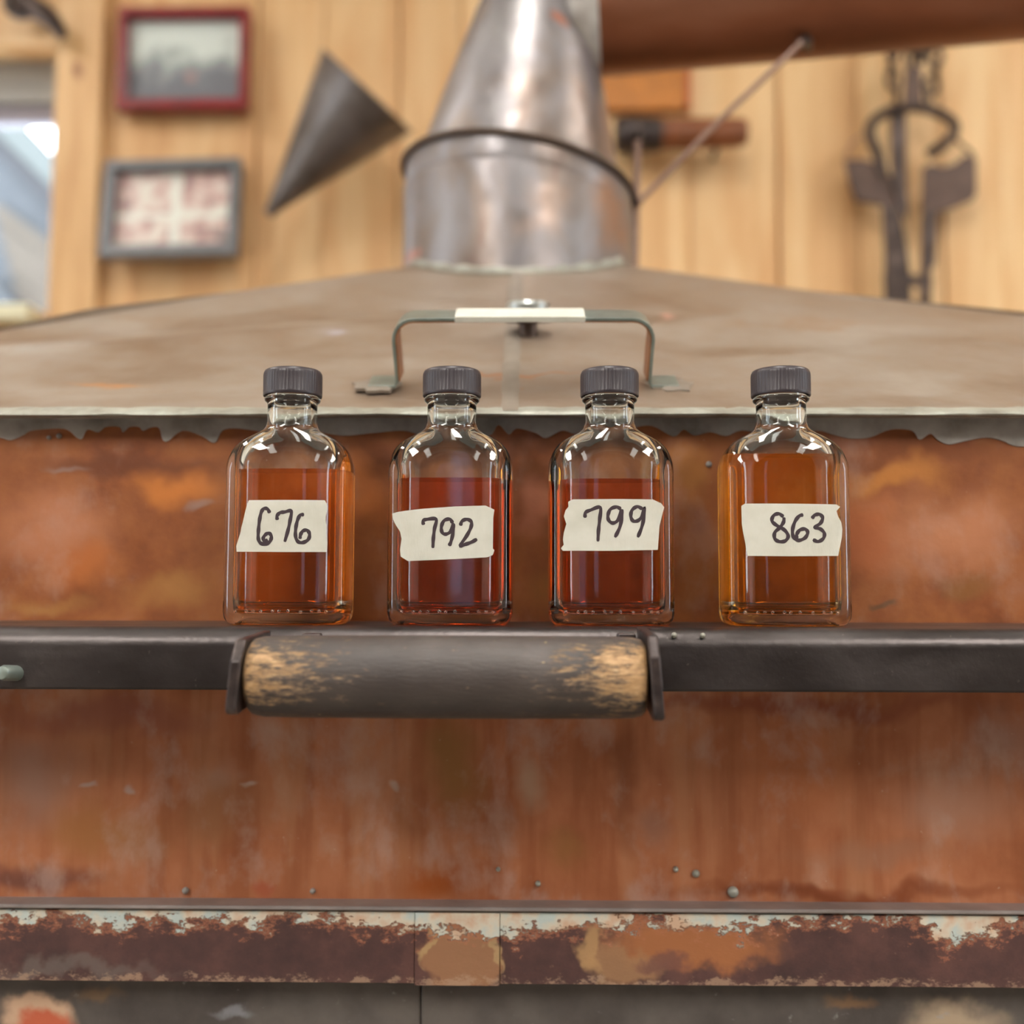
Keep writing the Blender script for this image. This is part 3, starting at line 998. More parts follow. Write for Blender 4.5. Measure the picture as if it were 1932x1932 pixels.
# head: drum, collar, cone
zc0 = CAM.z
RD = 0.1085
tiltf = lambda x, y: -0.0165 * x / RD - 0.005 * y / RD     # the upper joint leans
zring = P(978, 354, HD).z
z_b = fb.z - 0.06


def zf_drum(j, x, y):
    return tiltf(x, y) * (0, 0.55, 0.85, 0.87, 0.9, 1.0)[j]


drum = obj('head_drum', lathe([(RD, z_b), (RD, zring - 0.055), (RD * 1.002, zring - 0.0225), (RD * 0.985, zring - 0.020), (RD * 0.99, zring - 0.018), (RD * 0.985, zring - 0.002)], (hx, HD, 0), 72, zfun=zf_drum, cap=True), TINNED, lid, smooth=35)
pathr = []
for k in range(72):
    a = 2 * math.pi * k / 72
    x, y = (RD + 0.0005) * math.cos(a), (RD + 0.0005) * math.sin(a)
    pathr.append((hx + x, HD + y, zring + tiltf(x, y)))
obj('joint_ring', tube(pathr, 0.0032, 8, closed=True), plain('ring_iron', '4a3c32', 0.5, 0.4), lid, smooth=60)
# solder flange where the drum meets the cover
pathr = []
rads = []
random.seed(5)
for k in range(72):
    a = 2 * math.pi * k / 72
    x, y = (RD + 0.001) * math.cos(a), (RD + 0.001) * math.sin(a)
    zz = za - max(slope * abs(y), (za - zl) / LW * abs(x)) + 0.001
    pathr.append((hx + x, HD + y, zz))
    rads.append(0.0045 + random.uniform(-0.0015, 0.002))
obj('drum_solder', tube(pathr, rads, 8, closed=True), SOLDER, lid, smooth=60)

ctop = P(1012, -60, HD)
N = 22
bm = bmesh.new()
prev = None
for i in range(N + 1):
    t = i / N
    xc = hx + (ctop.x - hx) * t
    r = RD * 0.90 + (0.040 - RD * 0.90) * t + 0.002 * math.sin(math.pi * t)
    z = zring + (ctop.z - zring) * t
    row = []
    for k in range(64):
        a = 2 * math.pi * k / 64
        x, y = r * math.cos(a), r * math.sin(a)
        row.append(bm.verts.new((xc + x, HD + y, z + tiltf(x, y) * (1 - t) * 1.0)))
    if prev:
        for k in range(64):
            bm.faces.new((prev[k], prev[(k + 1) % 64], row[(k + 1) % 64], row[k]))
    prev = row
for s_, dz in ((0.8, 0.016), (0.4, 0.024)):
    row = [bm.verts.new((ctop.x + (v.co.x - ctop.x) * s_, HD + (v.co.y - HD) * s_, ctop.z + dz)) for v in prev] if s_ == 0.8 else [bm.verts.new((ctop.x + 0.016 * math.cos(2 * math.pi * k / 64), HD + 0.016 * math.sin(2 * math.pi * k / 64), ctop.z + dz)) for k in range(64)]
    for k in range(64):
        bm.faces.new((prev[k], prev[(k + 1) % 64], row[(k + 1) % 64], row[k]))
    prev = row
bm.faces.new(prev)
cone = obj('head_cone', bm, TINNED, lid, smooth=50)
# bead round the upper cone
zz = P(1000, 36, HD).z
t = (zz - zring) / (ctop.z - zring)
rr = RD * 0.90 + (0.040 - RD * 0.90) * t + 0.002 * math.sin(math.pi * t)
xc = hx + (ctop.x - hx) * t
obj('cone_bead', tube([(xc + (rr + 0.0003) * math.cos(2 * math.pi * k / 48), HD + (rr + 0.0003) * math.sin(2 * math.pi * k / 48), zz) for k in range(48)], 0.0012, 6, closed=True), TINNED, lid, smooth=60)

# copper arm leaving the head to the right
pc = P(1075, 33, HD)
pdir = Vector((1, -0.06, 0.055)).normalized()
arm = thing('copper_pipe', pc, 'thick brown copper pipe leaving the tapered head towards the right', 'pipe')
PR = 0.056
obj('pipe', tube([pc + pdir * d for d in (0.0, 0.2, 0.5, 0.9, 1.5)], PR, 48), PIPE, arm, smooth=60)
random.seed(9)
bm = lathe([(PR * 0.9, 0.0), (PR + 0.004, 0.006), (PR + 0.007, 0.016), (PR + 0.004, 0.024), (PR + 0.001, 0.030)], pc + pdir * -0.004, 48, axis=pdir, rfun=lambda j, k: 1 + random.uniform(-0.02, 0.02))
obj('joint_solder', bm, SOLDER2, arm, smooth=60)
hk = P(1515, 78, HD - 0.04)
obj('brace_clip', tube(crom([hk + Vector((-0.006, -0.004, -0.006)), hk, hk + Vector((0.006, 0.006, 0.004)), hk + Vector((0.010, 0.02, 0.004))], 5), 0.0042, 8), FORGED, arm, smooth=60)
br = thing('brace_wire', P(1203, 384, HD - 0.01), 'thin bare wire brace slanting from still head up to the pipe', 'wire')
obj('wire', tube([P(1203, 384, HD - 0.01), P(1360, 225, HD - 0.03), P(1513, 80, HD - 0.046)], 0.0028, 8), WIREM, br, smooth=60)
obj('hook', tube(crom([P(1197, 380, HD), P(1202, 388, HD - 0.008), P(1208, 380, HD - 0.012)], 5), 0.0028, 8), WIREM, br, smooth=60)
rod = thing('support_rod', P(1198, 560, HD), 'upright thin metal rod beside the drum of the head', 'rod')
obj('shaft', tube([P(1197, 600, HD + 0.05), P(1200, 380, HD + 0.05), P(1203, 262, HD + 0.05)], 0.0036, 10), WIREM, rod, smooth=60)
obj('end_cap', lathe([(0.0045, 0), (0.0045, 0.008), (0.003, 0.010)], P(1203, 266, HD + 0.05), 12), FORGED, rod, smooth=40)

# ------------------------------------------------------------------ things on the back wall
# picture frames


def frame(name, quad, depth, lean, mat, label, artmat, bw, tilt_img=0.0):
    """quad: px x0,y0,x1,y1 at the wall; lean: bottom stands out"""
    x0, y0, x1, y1 = quad
    Yf = BW - 0.012
    a, b2 = P(x0, y0, Yf), P(x1, y1, Yf)
    W_, H_ = b2.x - a.x, a.z - b2.z
    t = thing(name, (0, 0, 0), label, 'picture')
    cxx = (a.x + b2.x) / 2
    t.location = (cxx, Yf + H_ * min(0.0, math.sin(lean)), b2.z)
    t.rotation_euler = (lean, tilt_img, 0)
    def part(nm, lo, hi, mt, par, bev=0.0):
        bm = B(lo, hi)
        me = bpy.data.meshes.new(nm)
        bmesh.ops.recalc_face_normals(bm, faces=bm.faces)
        bm.to_mesh(me)
        bm.free()
        o = bpy.data.objects.new(nm, me)
        COL.objects.link(o)
        o.parent = par
        me.materials.append(mt)
        if bev:
            mm_ = o.modifiers.new('bevel', 'BEVEL')
            mm_.width = bev
            mm_.segments = 2
        return o
    w2 = W_ / 2
    part('frame_rail', (-w2, -depth, H_ - bw), (w2, 0, H_), mat, t, 0.003)
    part('frame_rail', (-w2, -depth, 0), (w2, 0, bw * 1.15), mat, t, 0.003)
    part('frame_stile', (-w2, -depth + 0.0005, bw * 1.15), (-w2 + bw, 0, H_ - bw), mat, t, 0.003)
    part('frame_stile', (w2 - bw, -depth + 0.0005, bw * 1.15), (w2, 0, H_ - bw), mat, t, 0.003)
    part('photograph', (-w2 + bw, -0.006, bw * 1.15), (w2 - bw, -0.003, H_ - bw), artmat, t)
    part('glass', (-w2 + bw, -0.010, bw * 1.15), (w2 - bw, -0.0085, H_ - bw), PANE, t)
    return t, W_, H_


m = M('landscape_photo')
oc = m.objc()
n1 = m.noise(22, vec=oc, detail=3)
n2 = m.noise(60, vec=oc, detail=3)
hh = m.sep(oc)[2]
f = m.math('ADD', m.math('MULTIPLY', n1, 0.9), m.rng(hh, 0.05, 0.16, -0.25, 0.3, smooth=False))
colr = m.ramp(f, [(0.25, '6a6e78'), (0.40, '868c90'), (0.50, 'aab6b2'), (0.62, 'd2dcd6')])
d = m.vmath('LENGTH', m.vmath('MULTIPLY', m.vmath('SUBTRACT', oc, (0.01, 0, 0.070)), (60, 0, 55)), None)
colr = m.mix(m.math('MULTIPLY', m.rng(d, 1, 0.3), 0.6), colr, 'b08a84')
ART1 = m.set(colr, 0.5)
m = M('family_photos')
oc = m.objc()
n1 = m.noise(28, vec=oc, detail=2)
colr = m.ramp(n1, [(0.32, '7c7674'), (0.44, 'c29a94'), (0.52, 'd6beb6'), (0.62, 'e2ded2')])
x_, _, z_ = m.sep(oc)
gx = m.math('ABSOLUTE', m.math('SUBTRACT', x_, 0.004))
gz = m.math('ABSOLUTE', m.math('SUBTRACT', z_, 0.088))
cr = m.math('MAXIMUM', m.rng(gx, 0.010, 0.007), m.rng(gz, 0.007, 0.004))
ART2 = m.set(m.mix(cr, colr, 'e6eae0'), 0.4)
frame('framed_photo', (233, 28, 473, 216), 0.03, 0.0, REDWOOD, 'dark red framed landscape photograph hanging upper on pine wall', ART1, 0.0165)
frame('framed_photo', (213, 312, 461, 503), 0.028, -0.16, GREYFRAME, 'grey framed set of four small photographs on pine wall', ART2, 0.0185, -0.02)

# tin funnel
YFN = BW - 0.11
tip = P(506, 404, YFN - 0.02)
mc = P(683, 186, YFN)
ax = (mc - tip)
Lf = ax.length
vd = (mc - CAM).normalized()
axn = (ax - vd * ax.dot(vd)).normalized()
fun = thing('tin_funnel', P(620, 280, YFN), 'large dark tin cone funnel hanging on pine wall', 'funnel')
rm = 107 * S(YFN)
obj('cone', lathe([(0.009, 0.0), (0.0105, 0.012), (rm, Lf), (rm - 0.0012, Lf), (0.0093, 0.013), (0.0078, 0.0)], tip, 56, axis=axn, cap=False), DARKTIN, fun, smooth=40)
mcc = tip + axn * Lf
rot = Vector((0, 0, 1)).rotation_difference(axn).to_matrix()
obj('rolled_rim', tube([mcc + rot @ Vector((rm * math.cos(2 * math.pi * k / 48), rm * math.sin(2 * math.pi * k / 48), 0)) for k in range(48)], 0.0022, 6, closed=True), DARKTIN, fun, smooth=60)
pn = mcc + rot @ Vector((0, 0, 0))
hookp = P(612, 108, YFN)
obj('hanging_hook', tube([hookp, hookp + Vector((0, 0.06, 0.006)), (hookp.x, BW + 0.004, hookp.z + 0.01)], 0.0022, 8), FORGED, fun, smooth=60)

# orange stained board, and wooden T handle
ob = thing('wooden_board', P(1215, 216, BW - 0.02), 'orange stained small wooden board behind pipe above the tool handle', 'board')
obj('board', B((P(1120, 150, BW).x, BW - 0.022, P(1200, 206, BW - .02).z), (P(1290, 150, BW).x, BW - 0.0005, P(1200, 60, BW).z)), ORANGE, ob, bevel=0.003)
obj('edge_strip', B((P(1290, 150, BW).x + 0.0005, BW - 0.024, P(1200, 206, BW - .02).z), (P(1300, 150, BW).x, BW - 0.0005, P(1200, 60, BW).z)), REDPAINT, ob, bevel=0.002)
YT = BW - 0.06
tl = thing('auger', P(1285, 262, YT), 'old wooden tool handle with black iron end on pine wall', 'tool')
a0, a1 = P(1240, 254, YT), P(1408, 250, YT)
obj('handle', tube([a0, a0.lerp(a1, 0.1), a0.lerp(a1, 0.5), a0.lerp(a1, 0.9), a1], [0.025, 0.0265, 0.027, 0.026, 0.022], 28), HANDLE, tl, smooth=50)
b0 = P(1160, 255, YT)
obj('ferrule', tube([b0, b0.lerp(a0, 0.08), b0.lerp(a0, 0.5), a0 + Vector((0.006, 0, 0))], [0.026, 0.032, 0.033, 0.029], 28), FORGED, tl, smooth=50)
for q in (0.12, 0.8):
    p = b0.lerp(a1, q)
    obj('peg', tube([p + Vector((0, 0.015, -0.012)), (p.x, BW + 0.012, p.z - 0.016)], 0.005, 10), FORGED, tl, smooth=60)

# hanging iron trap
YK = BW - 0.055
zk = lambda x, y: (1560 + x / 3.645, 70 + y / 3.645)
tr_ = thing('iron_trap', P(1725, 570, YK), 'dark rusty iron trap with two angled plates hanging on chains', 'trap')


def kp(x, y, Y=YK):
    return P(*zk(x, y), Y)


obj('plate', prism([kp(x, y) for x, y in [(126, 842), (235, 838), (330, 860), (400, 930), (470, 965), (545, 985), (548, 1150), (470, 1152), (395, 1150), (205, 1122), (165, 1010)]], 0.010), PLATE, tr_, bevel=0.0012)
obj('plate', prism([kp(x, y) for x, y in [(668, 890), (735, 870), (800, 892), (880, 868), (950, 808), (1030, 828), (1030, 1080), (1000, 1120), (760, 1212), (700, 1222), (662, 1205)]], 0.010), PLATE, tr_, bevel=0.0012)
obj('loop', tube(crom([kp(132, 835), kp(150, 770), kp(200, 705), kp(290, 650)], 6), 0.0018, 6), WIREM, tr_, smooth=60)
obj('loop', tube(crom([kp(690, 815), kp(745, 750), kp(850, 690), kp(930, 745), kp(1010, 815)], 6), 0.0034, 8), RUST, tr_, smooth=60)
obj('jaw', tube(crom([kp(600, 478, YK - .012), kp(430, 510, YK - .012), kp(310, 590, YK - .01), kp(300, 690, YK - .006), kp(345, 800), kp(390, 960)], 7), 0.0095, 10), RUST, tr_, smooth=60)
obj('jaw', tube(crom([kp(600, 478, YK - .012), kp(740, 510, YK - .012), kp(850, 570, YK - .01), kp(880, 640, YK - .006), kp(810, 730), kp(700, 805)], 7), 0.0095, 10), RUST, tr_, smooth=60)
obj('spring_bar', prism([kp(x, y, YK - 0.008) for x, y in [(440, 520), (548, 510), (552, 1000), (560, 1200), (540, 1250), (452, 1010)]], 0.007), RUST, tr_, bevel=0.0015)
obj('spring_bar', prism([kp(x, y, YK - 0.004) for x, y in [(385, 1140), (500, 1150), (550, 1420), (580, 1640), (590, 1900), (400, 1900), (405, 1500)]], 0.008), RUST, tr_, bevel=0.0015)
obj('spring_bar', prism([kp(x, y, YK - 0.004) for x, y in [(662, 1195), (765, 1215), (750, 1560), (715, 1600), (720, 1900), (640, 1900), (650, 1500)]], 0.008), RUST, tr_, bevel=0.0015)
obj('cross_bar', prism([kp(x, y, YK + 0.004) for x, y in [(395, 1620), (725, 1640), (725, 1720), (395, 1700)]], 0.006), RUST, tr_, bevel=0.0015)
obj('shackle', prism([kp(x, y, YK - 0.02) for x, y in [(545, 230), (590, 180), (655, 205), (665, 480), (530, 490)]], 0.008), PLATE, tr_, bevel=0.0015)


def link(p, rx, rz, turn, wire):
    pts = []
    for k in range(20):
        a = 2 * math.pi * k / 20
        v = Vector((rx * math.cos(a), 0, rz * math.sin(a)))
        pts.append(p + Matrix.Rotation(turn, 3, 'Z') @ v)
    return tube(pts, wire, 7, closed=True)


ch = [(450, 90, .3), (440, 190, 1.4), (455, 290, .2), (480, 390, 1.3), (690, 60, .5), (745, 140, -.3), (750, 240, 1.2), (720, 330, .1), (695, 410, 1.3), (640, 110, .9), (570, 160, .4), (450, -20, 1.3), (690, -40, 1.2)]
for x, y, tn in ch:
    obj('chain_link', link(kp(x, y, YK - 0.01), 0.011, 0.017, tn, 0.0048), RUST, tr_, smooth=60)
nl = kp(570, -120, YK - 0.01)
obj('wall_nail', tube([nl + Vector((0, -0.01, 0.006)), (nl.x, BW + 0.01, nl.z)], 0.004, 8), FORGED, tr_, smooth=60)
obj('hanger_ring', tube(crom([kp(450, -60, YK - .01), kp(500, -120, YK - .01), nl, kp(640, -120, YK - .01), kp(690, -80, YK - .01)], 5), 0.0036, 8), RUST, tr_, smooth=60)

# iron hook over the window
YI = BW - 0.075
hkx = thing('iron_latch', P(75, 20, YI), 'dark iron hook hanging above the window corner', 'hook')
obj('bar', tube(crom([P(18, -60, YI), P(30, -10, YI), P(62, 12, YI), P(95, 35, YI), P(122, 72, YI + 0.02)], 6), [0.014] * 8 + [0.019] * 9 + [0.018 - 0.0014 * i for i in range(8)], 10), RUST, hkx, smooth=60)
obj('eye', link(P(40, 8, YI - 0.004), 0.024, 0.020, 0.2, 0.009), FORGED, hkx, smooth=60)
obj('staple', tube([P(20, -60, YI), (P(20, -60, YI).x, BW - 0.02, P(20, -60, YI).z)], 0.006, 8), FORGED, hkx, smooth=60)

# ------------------------------------------------------------------ the four sample bottles
A0, B0 = 0.0290, 0.0165             # half width, half depth of the body
HB, HN, HT = 0.0705, 0.0950, 0.1175  # shoulder start, neck start, lip
NR = 0.0116
NQ = 4.4                           # squareness of the body's outline
WF, WSD = 0.0020, 0.0060            # glass thickness front and side


STAB = [(v.x, v.y) for v in crom([(0.0, 1.0, 0), (0.10, 0.994, 0), (0.20, 0.972, 0), (0.384, 0.885, 0), (0.50, 0.775, 0), (0.60, 0.630, 0), (0.70, 0.40, 0), (0.78, 0.19, 0), (0.86, 0.06, 0), (1.0, 0.0, 0)], 6)]


def SHO(t):
    for (t0, q0), (t1, q1) in zip(STAB[:-1], STAB[1:]):
        if t <= t1:
            return q0 + (q1 - q0) * (t - t0) / max(t1 - t0, 1e-9)
    return 0.0


def section(z, a0=A0, b0=B0, hb=HB, hn=HN, nr=NR, heel=0.006):
    """half width, half depth and squareness at height z of the outer wall"""
    if z < heel:
        t = 1 - z / heel
        s = math.sqrt(max(0, 1 - t * t))
        return a0 - 0.0042 * (1 - s), b0 - 0.0038 * (1 - s), NQ
    if z <= hb:
        return a0, b0, NQ
    if z <= hn:
        t = (z - hb) / (hn - hb)
        q = SHO(t)
        a = nr + (a0 - nr) * q
        b = nr + (b0 - nr) * q
        return a, b, 2 + (NQ - 2) * max(0.0, 1 - t * 1.15) ** 0.9
    return nr, nr, 2.0


def shoulder(z):
    return min(1.0, max(0.0, (z - HB) / (HN - HB)))


def side_wall(z):
    return WSD + (0.0024 - WSD) * shoulder(z)


def dip(z):
    return 0.0012 * min(1.0, shoulder(z) * 2.5)


def ring_pts(a, b, n, seg):
    out = []
    for k in range(seg):
        th = 2 * math.pi * k / seg
        ct, st = math.cos(th), math.sin(th)
        out.append((a * math.copysign(abs(ct) ** (2 / n), ct), b * math.copysign(abs(st) ** (2 / n), st)))
    return out


def stack(bm, rows, seg=96):
    prev = None
    first = None
    for a, b, n, z in rows:
        row = [bm.verts.new((x, y, z)) for x, y in ring_pts(a, b, n, seg)]
        if prev:
            for k in range(seg):
                bm.faces.new((prev[k], prev[(k + 1) % seg], row[(k + 1) % seg], row[k]))
        else:
            first = row
        prev = row
    return first, prev


def zlist():
    zs = [0.0, 0.0005, 0.0012, 0.0022, 0.0036, 0.006, 0.012, 0.03, 0.05, 0.066, HB]
    zs += [HB + (HN - HB) * k / 20 for k in range(1, 21)]
    return zs


def bottle_mesh():
    bm = bmesh.new()
    rows = [section(z) + (z,) for z in zlist()]
    # smooth sweep into the neck, bead under the cap, lip
    rows[-1] = (NR + 0.0001, NR + 0.0001, 2.0, HN)
    rows += [(NR, NR, 2, HN + 0.0012), (NR * 0.99, NR * 0.99, 2, HN + 0.004), (NR, NR, 2, HN + 0.0085), (NR + 0.0012, NR + 0.0012, 2, HN + 0.0095), (NR + 0.0015, NR + 0.0015, 2, HN + 0.0105), (NR + 0.0012, NR + 0.0012, 2, HN + 0.0115),
             (NR - 0.0004, NR - 0.0004, 2, HN + 0.0122), (NR - 0.0004, NR - 0.0004, 2, HT), (NR - 0.0016, NR - 0.0016, 2, HT + 0.0006)]
    first, last = stack(bm, rows)
    fa = bm.faces.new(first[::-1])
    inner = []
    for z in [HT + 0.0004] + [HN + d for d in (0.012, 0.005, 0.0)]:
        inner.append((NR - 0.0026, NR - 0.0026, 2.0, z))
    zi = [z for z in zlist() if z > 0.006][::-1]
    for z in zi[1:]:
        a, b, n = section(z)
        inner.append((max(a - side_wall(z), NR - 0.0025), max(b - WF, NR - 0.0025), max(2.0, n - 0.9 * (1 - shoulder(z))), z - dip(z)))
    zb = 0.0056
    inner += [(A0 - WSD - 0.0003, B0 - WF - 0.0003, NQ - 0.9, zb + 0.0018), (A0 - WSD - 0.0014, B0 - WF - 0.0014, NQ - 1.0, zb + 0.0005), (A0 - WSD - 0.0034, B0 - WF - 0.003, NQ - 1.1, zb)]
    inner = [r for i, r in enumerate(inner)]
    f2, l2 = stack(bm, inner)
    for k in range(96):
        bm.faces.new((last[k], last[(k + 1) % 96], f2[(k + 1) % 96], f2[k]))
    bm.faces.new(l2)
    return bm


def liquid_mesh(h):
    """the spirit overlaps the inner wall by a hair so no air film shows"""
    bm = bmesh.new()
    zb = 0.0054
    ws, wf = WSD - 0.0002, WF - 0.0002
    rows = [(A0 - ws - 0.0034, B0 - wf - 0.003, NQ - 1.1, zb), (A0 - ws - 0.0014, B0 - wf - 0.0014, NQ - 1.0, zb + 0.0005), (A0 - ws - 0.0003, B0 - wf - 0.0003, NQ - 0.9, zb + 0.0018)]
    zs = [z for z in (0.012, 0.03, 0.05, 0.066) if z < h]
    for z in zs + [HB + (HN - HB) * k / 24 for k in range(0, 20) if HB + (HN - HB) * k / 24 - dip(HB + (HN - HB) * k / 24) < h - 0.0006] + [None]:
        if z is None:
            zz = h + dip(h + 0.0008)
            a, b, n = section(zz)
            rows.append((a - side_wall(zz) + 0.0002, b - wf, max(2.0, n - 0.9 * (1 - shoulder(zz))), h))
        else:
            a, b, n = section(z)
            zq = z - dip(z)
            if zq < h - 0.0004:
                rows.append((a - side_wall(z) + 0.0002, b - wf, max(2.0, n - 0.9 * (1 - shoulder(z))), zq))
    f, l = stack(bm, rows)
    bm.faces.new(f[::-1])
    bm.faces.new(l)
    return bm


def mk(name, bm, mat, parent, smooth=40, recalc=True):
    me = bpy.data.meshes.new(name)
    if recalc:
        bmesh.ops.recalc_face_normals(bm, faces=bm.faces)
    bm.to_mesh(me)
    bm.free()
    me.materials.append(mat)
    for p_ in me.polygons:
        p_.use_smooth = True
    if smooth < 180:
        me.set_sharp_from_angle(angle=math.radians(smooth))
    o = bpy.data.objects.new(name, me)
    COL.objects.link(o)
    o.parent = parent
    return o


def cap_mesh():
    seg = 180
    r = 0.01375
    z0 = HN + 0.0118
    z1 = z0 + 0.0125
    prof = [(r - 0.0018, z0 + 0.001), (r - 0.0018, z0), (r - 0.0002, z0), (r, z0 + 0.0004), (r, z0 + 0.0014), (r, z0 + 0.0018), (r, z1 - 0.0028), (r * 0.99, z1 - 0.0016), (r * 0.955, z1 - 0.0005), (r * 0.90, z1), (r * 0.5, z1 + 0.0001)]
    return lathe(prof, seg=seg, rfun=lambda j, k: (1.0 if k % 3 else 0.978) if 5 <= j <= 6 else 1.0)


def yfront(x, off):
    n = NQ
    q = min(abs(x) / A0, 0.995)
    return -B0 * (1 - q ** n) ** (1 / n) - off


def tape_mesh(pts):
    """pts: bottle-local (x,z) outline; wrapped round the front of the bottle"""
    bm = bmesh.new()
    vs_ = [bm.verts.new((x, 0, z)) for x, z in pts]
    f = bm.faces.new(vs_)
    bmesh.ops.triangulate(bm, faces=[f])
    lo = min(x for x, _ in pts)
    hi = max(x for x, _ in pts)
    for k in range(1, 24):
        xx_ = lo + (hi - lo) * k / 24
        bmesh.ops.bisect_plane(bm, geom=bm.verts[:] + bm.edges[:] + bm.faces[:], plane_co=(xx_, 0, 0), plane_no=(1, 0, 0))
    for v in bm.verts:
        v.co.y = yfront(v.co.x, 0.00012)
    r = bmesh.ops.extrude_face_region(bm, geom=bm.faces[:])
    ev = [g_ for g_ in r['geom'] if isinstance(g_, bmesh.types.BMVert)]
    for v in ev:
        v.co.y = yfront(v.co.x, 0.00030)
    return bm


def stroke_mesh(strokes, wd):
    bm = bmesh.new()
    for st_ in strokes:
        pp = crom([(x, 0, z) for x, z in st_], 6)
        n = len(pp)
        prev = None
        for i, p_ in enumerate(pp):
            t_ = (pp[min(i + 1, n - 1)] - pp[max(i - 1, 0)])
            t_ = t_.normalized() if t_.length > 1e-9 else Vector((1, 0, 0))
            nr_ = Vector((-t_.z, 0, t_.x))
            e_ = min(i, n - 1 - i)
            w_ = wd * (0.55, 0.85)[e_] if e_ < 2 else wd * (1 + 0.12 * math.sin(i * 0.9))
            a, b2 = p_ + nr_ * w_ / 2, p_ - nr_ * w_ / 2
            row = []
            for q, of in ((a, 0.00028), (a, 0.00040), (b2, 0.00040), (b2, 0.00028)):
                # tiny rise along the stroke keeps crossing strokes apart
                row.append(bm.verts.new((q.x, yfront(q.x, of + i * 2e-7), q.z)))
            if prev:
                for k in range(4):
                    bm.faces.new((prev[k], prev[(k + 1) % 4], row[(k + 1) % 4], row[k]))
            else:
                bm.faces.new(row)
            prev = row
        bm.faces.new(prev[::-1])
    return bm


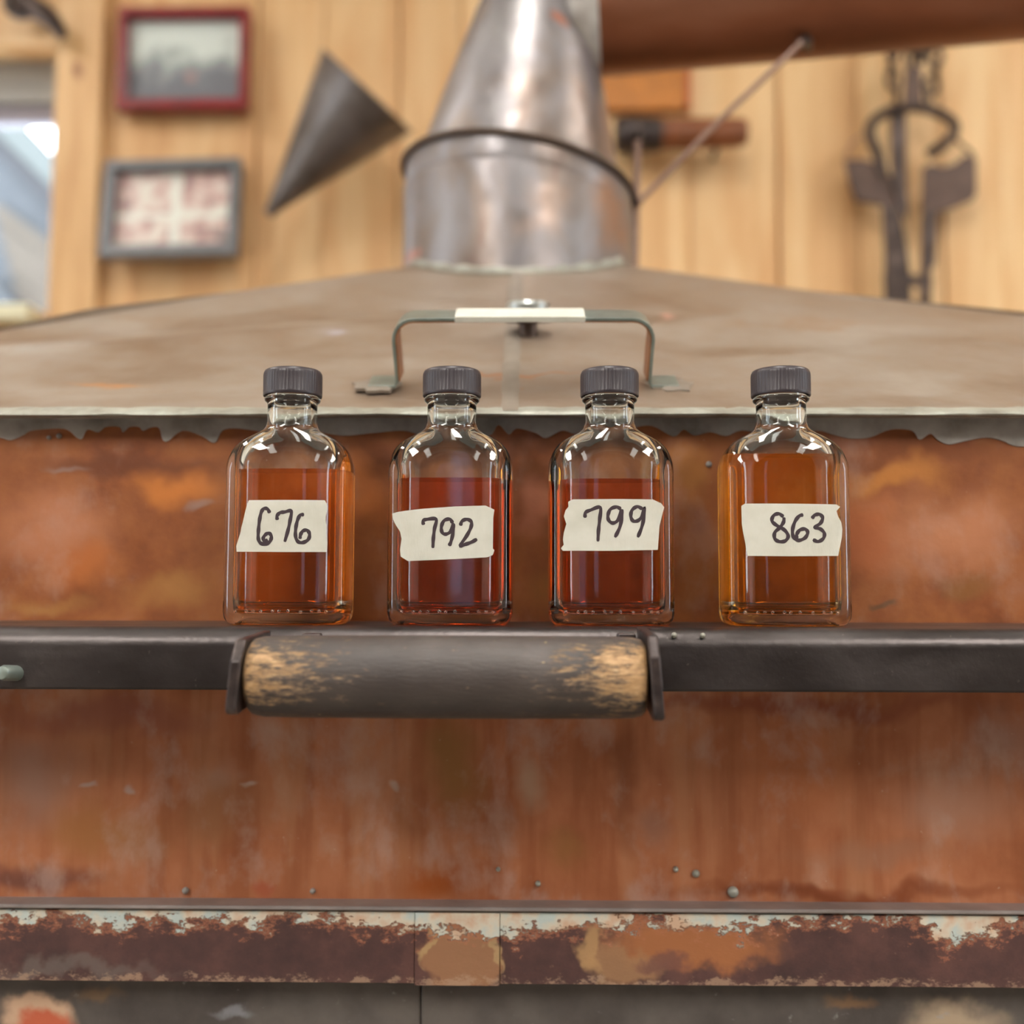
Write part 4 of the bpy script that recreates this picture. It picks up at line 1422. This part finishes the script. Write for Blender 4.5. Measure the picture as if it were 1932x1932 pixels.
zA = lambda x, y: (400 + x / 3.275, 660 + y / 3.275)
zB = lambda x, y: (1010 + x / 3.067, 660 + y / 3.067)
BOT = [
    dict(px=545, top=561, fill=884, col=(0.985, 0.62, 0.02), dens=88, zm=zA,
         label='leftmost amber sample bottle, masking tape label reads 676',
         tape=[(228, 932), (460, 930), (695, 932), (706, 950), (711, 985), (702, 1025), (700, 1060), (706, 1090), (703, 1120), (708, 1160), (712, 1200), (705, 1252), (430, 1252), (150, 1250), (147, 1215), (158, 1180), (175, 1130), (180, 1100), (186, 1080), (196, 1040), (205, 1000), (216, 960)],
         dig=[[(358, 1012), (345, 988), (322, 984), (305, 1008), (294, 1060), (288, 1120), (287, 1168), (300, 1196), (330, 1204), (358, 1188), (368, 1158), (355, 1137), (335, 1142), (318, 1165), (325, 1185), (345, 1175)],
              [(405, 1055), (403, 1030), (420, 1010), (450, 1005), (490, 1000), (483, 1060), (470, 1120), (450, 1190)],
              [(570, 1022), (545, 1025), (528, 1060), (518, 1110), (518, 1158), (535, 1190), (567, 1192), (597, 1172), (603, 1140), (588, 1118), (563, 1122), (548, 1145), (545, 1172)]]),
    dict(px=850, top=857, fill=901, col=(0.92, 0.38, 0.02), dens=84, zm=zA,
         label='darkest red amber bottle, slanted torn tape label reads 792',
         tape=[(1108, 1012), (1150, 1002), (1300, 985), (1500, 971), (1690, 965), (1745, 990), (1738, 1012), (1720, 1030), (1728, 1070), (1722, 1130), (1728, 1190), (1725, 1220), (1745, 1240), (1735, 1270), (1700, 1285), (1450, 1298), (1210, 1308), (1165, 1280), (1160, 1240), (1185, 1200), (1170, 1170), (1160, 1125), (1140, 1095), (1125, 1070), (1112, 1040)],
         dig=[[(1308, 1085), (1305, 1060), (1330, 1050), (1385, 1050), (1375, 1110), (1368, 1170), (1365, 1228)],
              [(1488, 1075), (1470, 1050), (1435, 1058), (1418, 1095), (1422, 1130), (1445, 1142), (1475, 1125), (1490, 1080), (1490, 1130), (1478, 1185), (1465, 1215)],
              [(1535, 1090), (1545, 1062), (1575, 1050), (1602, 1065), (1600, 1100), (1575, 1150), (1535, 1212), (1565, 1205), (1605, 1190), (1638, 1172)]]),
    dict(px=1152, top=1149, fill=903, col=(0.955, 0.48, 0.02), dens=86, zm=zB,
         label='amber bottle third from left, tape label reads 799',
         tape=[(190, 882), (215, 868), (480, 866), (680, 868), (730, 890), (748, 912), (735, 960), (720, 1020), (712, 1080), (705, 1110), (710, 1160), (450, 1166), (160, 1165), (148, 1150), (165, 1130), (160, 1100), (165, 1060), (180, 1010), (165, 965), (175, 930), (192, 910)],
         dig=[[(288, 975), (290, 945), (320, 930), (375, 915), (372, 985), (365, 1050), (362, 1112)],
              [(495, 925), (470, 912), (435, 925), (420, 960), (425, 990), (450, 1005), (480, 985), (497, 930), (500, 970), (488, 1030), (460, 1088)],
              [(620, 925), (590, 910), (560, 930), (552, 965), (565, 992), (595, 990), (620, 960), (628, 915), (628, 970), (615, 1030), (592, 1088)]]),
    dict(px=1480, top=1468, fill=856, col=(0.98, 0.72, 0.02), dens=100, zm=zB,
         label='rightmost and fullest amber bottle, tape label reads 863',
         tape=[(1195, 905), (1215, 892), (1500, 893), (1745, 897), (1768, 910), (1745, 935), (1755, 965), (1775, 1000), (1782, 1040), (1778, 1090), (1765, 1130), (1755, 1195), (1480, 1197), (1230, 1195), (1222, 1150), (1215, 1110), (1205, 1060), (1198, 1010), (1212, 980), (1210, 950)],
         dig=[[(1435, 970), (1410, 952), (1380, 960), (1368, 990), (1390, 1015), (1440, 1045), (1462, 1080), (1445, 1108), (1410, 1112), (1385, 1095), (1385, 1060), (1415, 1030), (1435, 1000), (1438, 972)],
              [(1550, 958), (1525, 965), (1500, 1000), (1487, 1050), (1495, 1090), (1525, 1105), (1560, 1090), (1575, 1060), (1560, 1040), (1530, 1045), (1512, 1070), (1512, 1095)],
              [(1600, 980), (1615, 960), (1645, 955), (1662, 975), (1650, 1005), (1618, 1030), (1650, 1040), (1672, 1065), (1665, 1095), (1635, 1112), (1605, 1100)]])]
glass_me = None
for i, d in enumerate(BOT):
    p = P(d['px'], 1178, 0.0)
    o = thing('sample_bottle', (p.x, 0, ZS + 0.0002), d['label'], 'bottle', 'sample bottles on the iron rail')
    if glass_me is None:
        gb = mk('glass_body', bottle_mesh(), GLASS, o, 60)
        glass_me = gb.data
        cp = mk('cap', cap_mesh(), CAPM, o, 35)
        cap_me = cp.data
        random.seed(11)
        bm = bmesh.new()
        for k in range(11):
            x = -0.021 + 0.042 * (k + random.uniform(-0.3, 0.3)) / 10
            bmesh.ops.create_icosphere(bm, subdivisions=2, radius=0.0008, matrix=Matrix.Translation((x, yfront(x, -0.0001), 0.0062 + random.uniform(-0.0002, 0.0002))))
        dt = mk('stipple_dots', bm, GLASS, gb, 180)
        dot_me = dt.data
    else:
        gb = bpy.data.objects.new('glass_body', glass_me)
        COL.objects.link(gb)
        gb.parent = o
        cp = bpy.data.objects.new('cap', cap_me)
        COL.objects.link(cp)
        cp.parent = o
        dt = bpy.data.objects.new('stipple_dots', dot_me)
        COL.objects.link(dt)
        dt.parent = gb
    dt['kind'] = 'stuff'
    h = P(d['px'], d['fill'], -B0).z - ZS
    mk('spirit', liquid_mesh(h), spirit('spirit_%d' % i, d['col'], d['dens']), o, 30)
    def loc(x, y):
        q = P(*d['zm'](x, y), -B0)
        return (q.x - p.x, q.z - ZS)
    tp_ = mk('tape_label', tape_mesh([loc(x, y) for x, y in d['tape']]), TAPE, o, 40)
    mk('handwritten_number', stroke_mesh([[loc(x, y) for x, y in s_] for s_ in d['dig']], 0.0016), INK, tp_, 40)
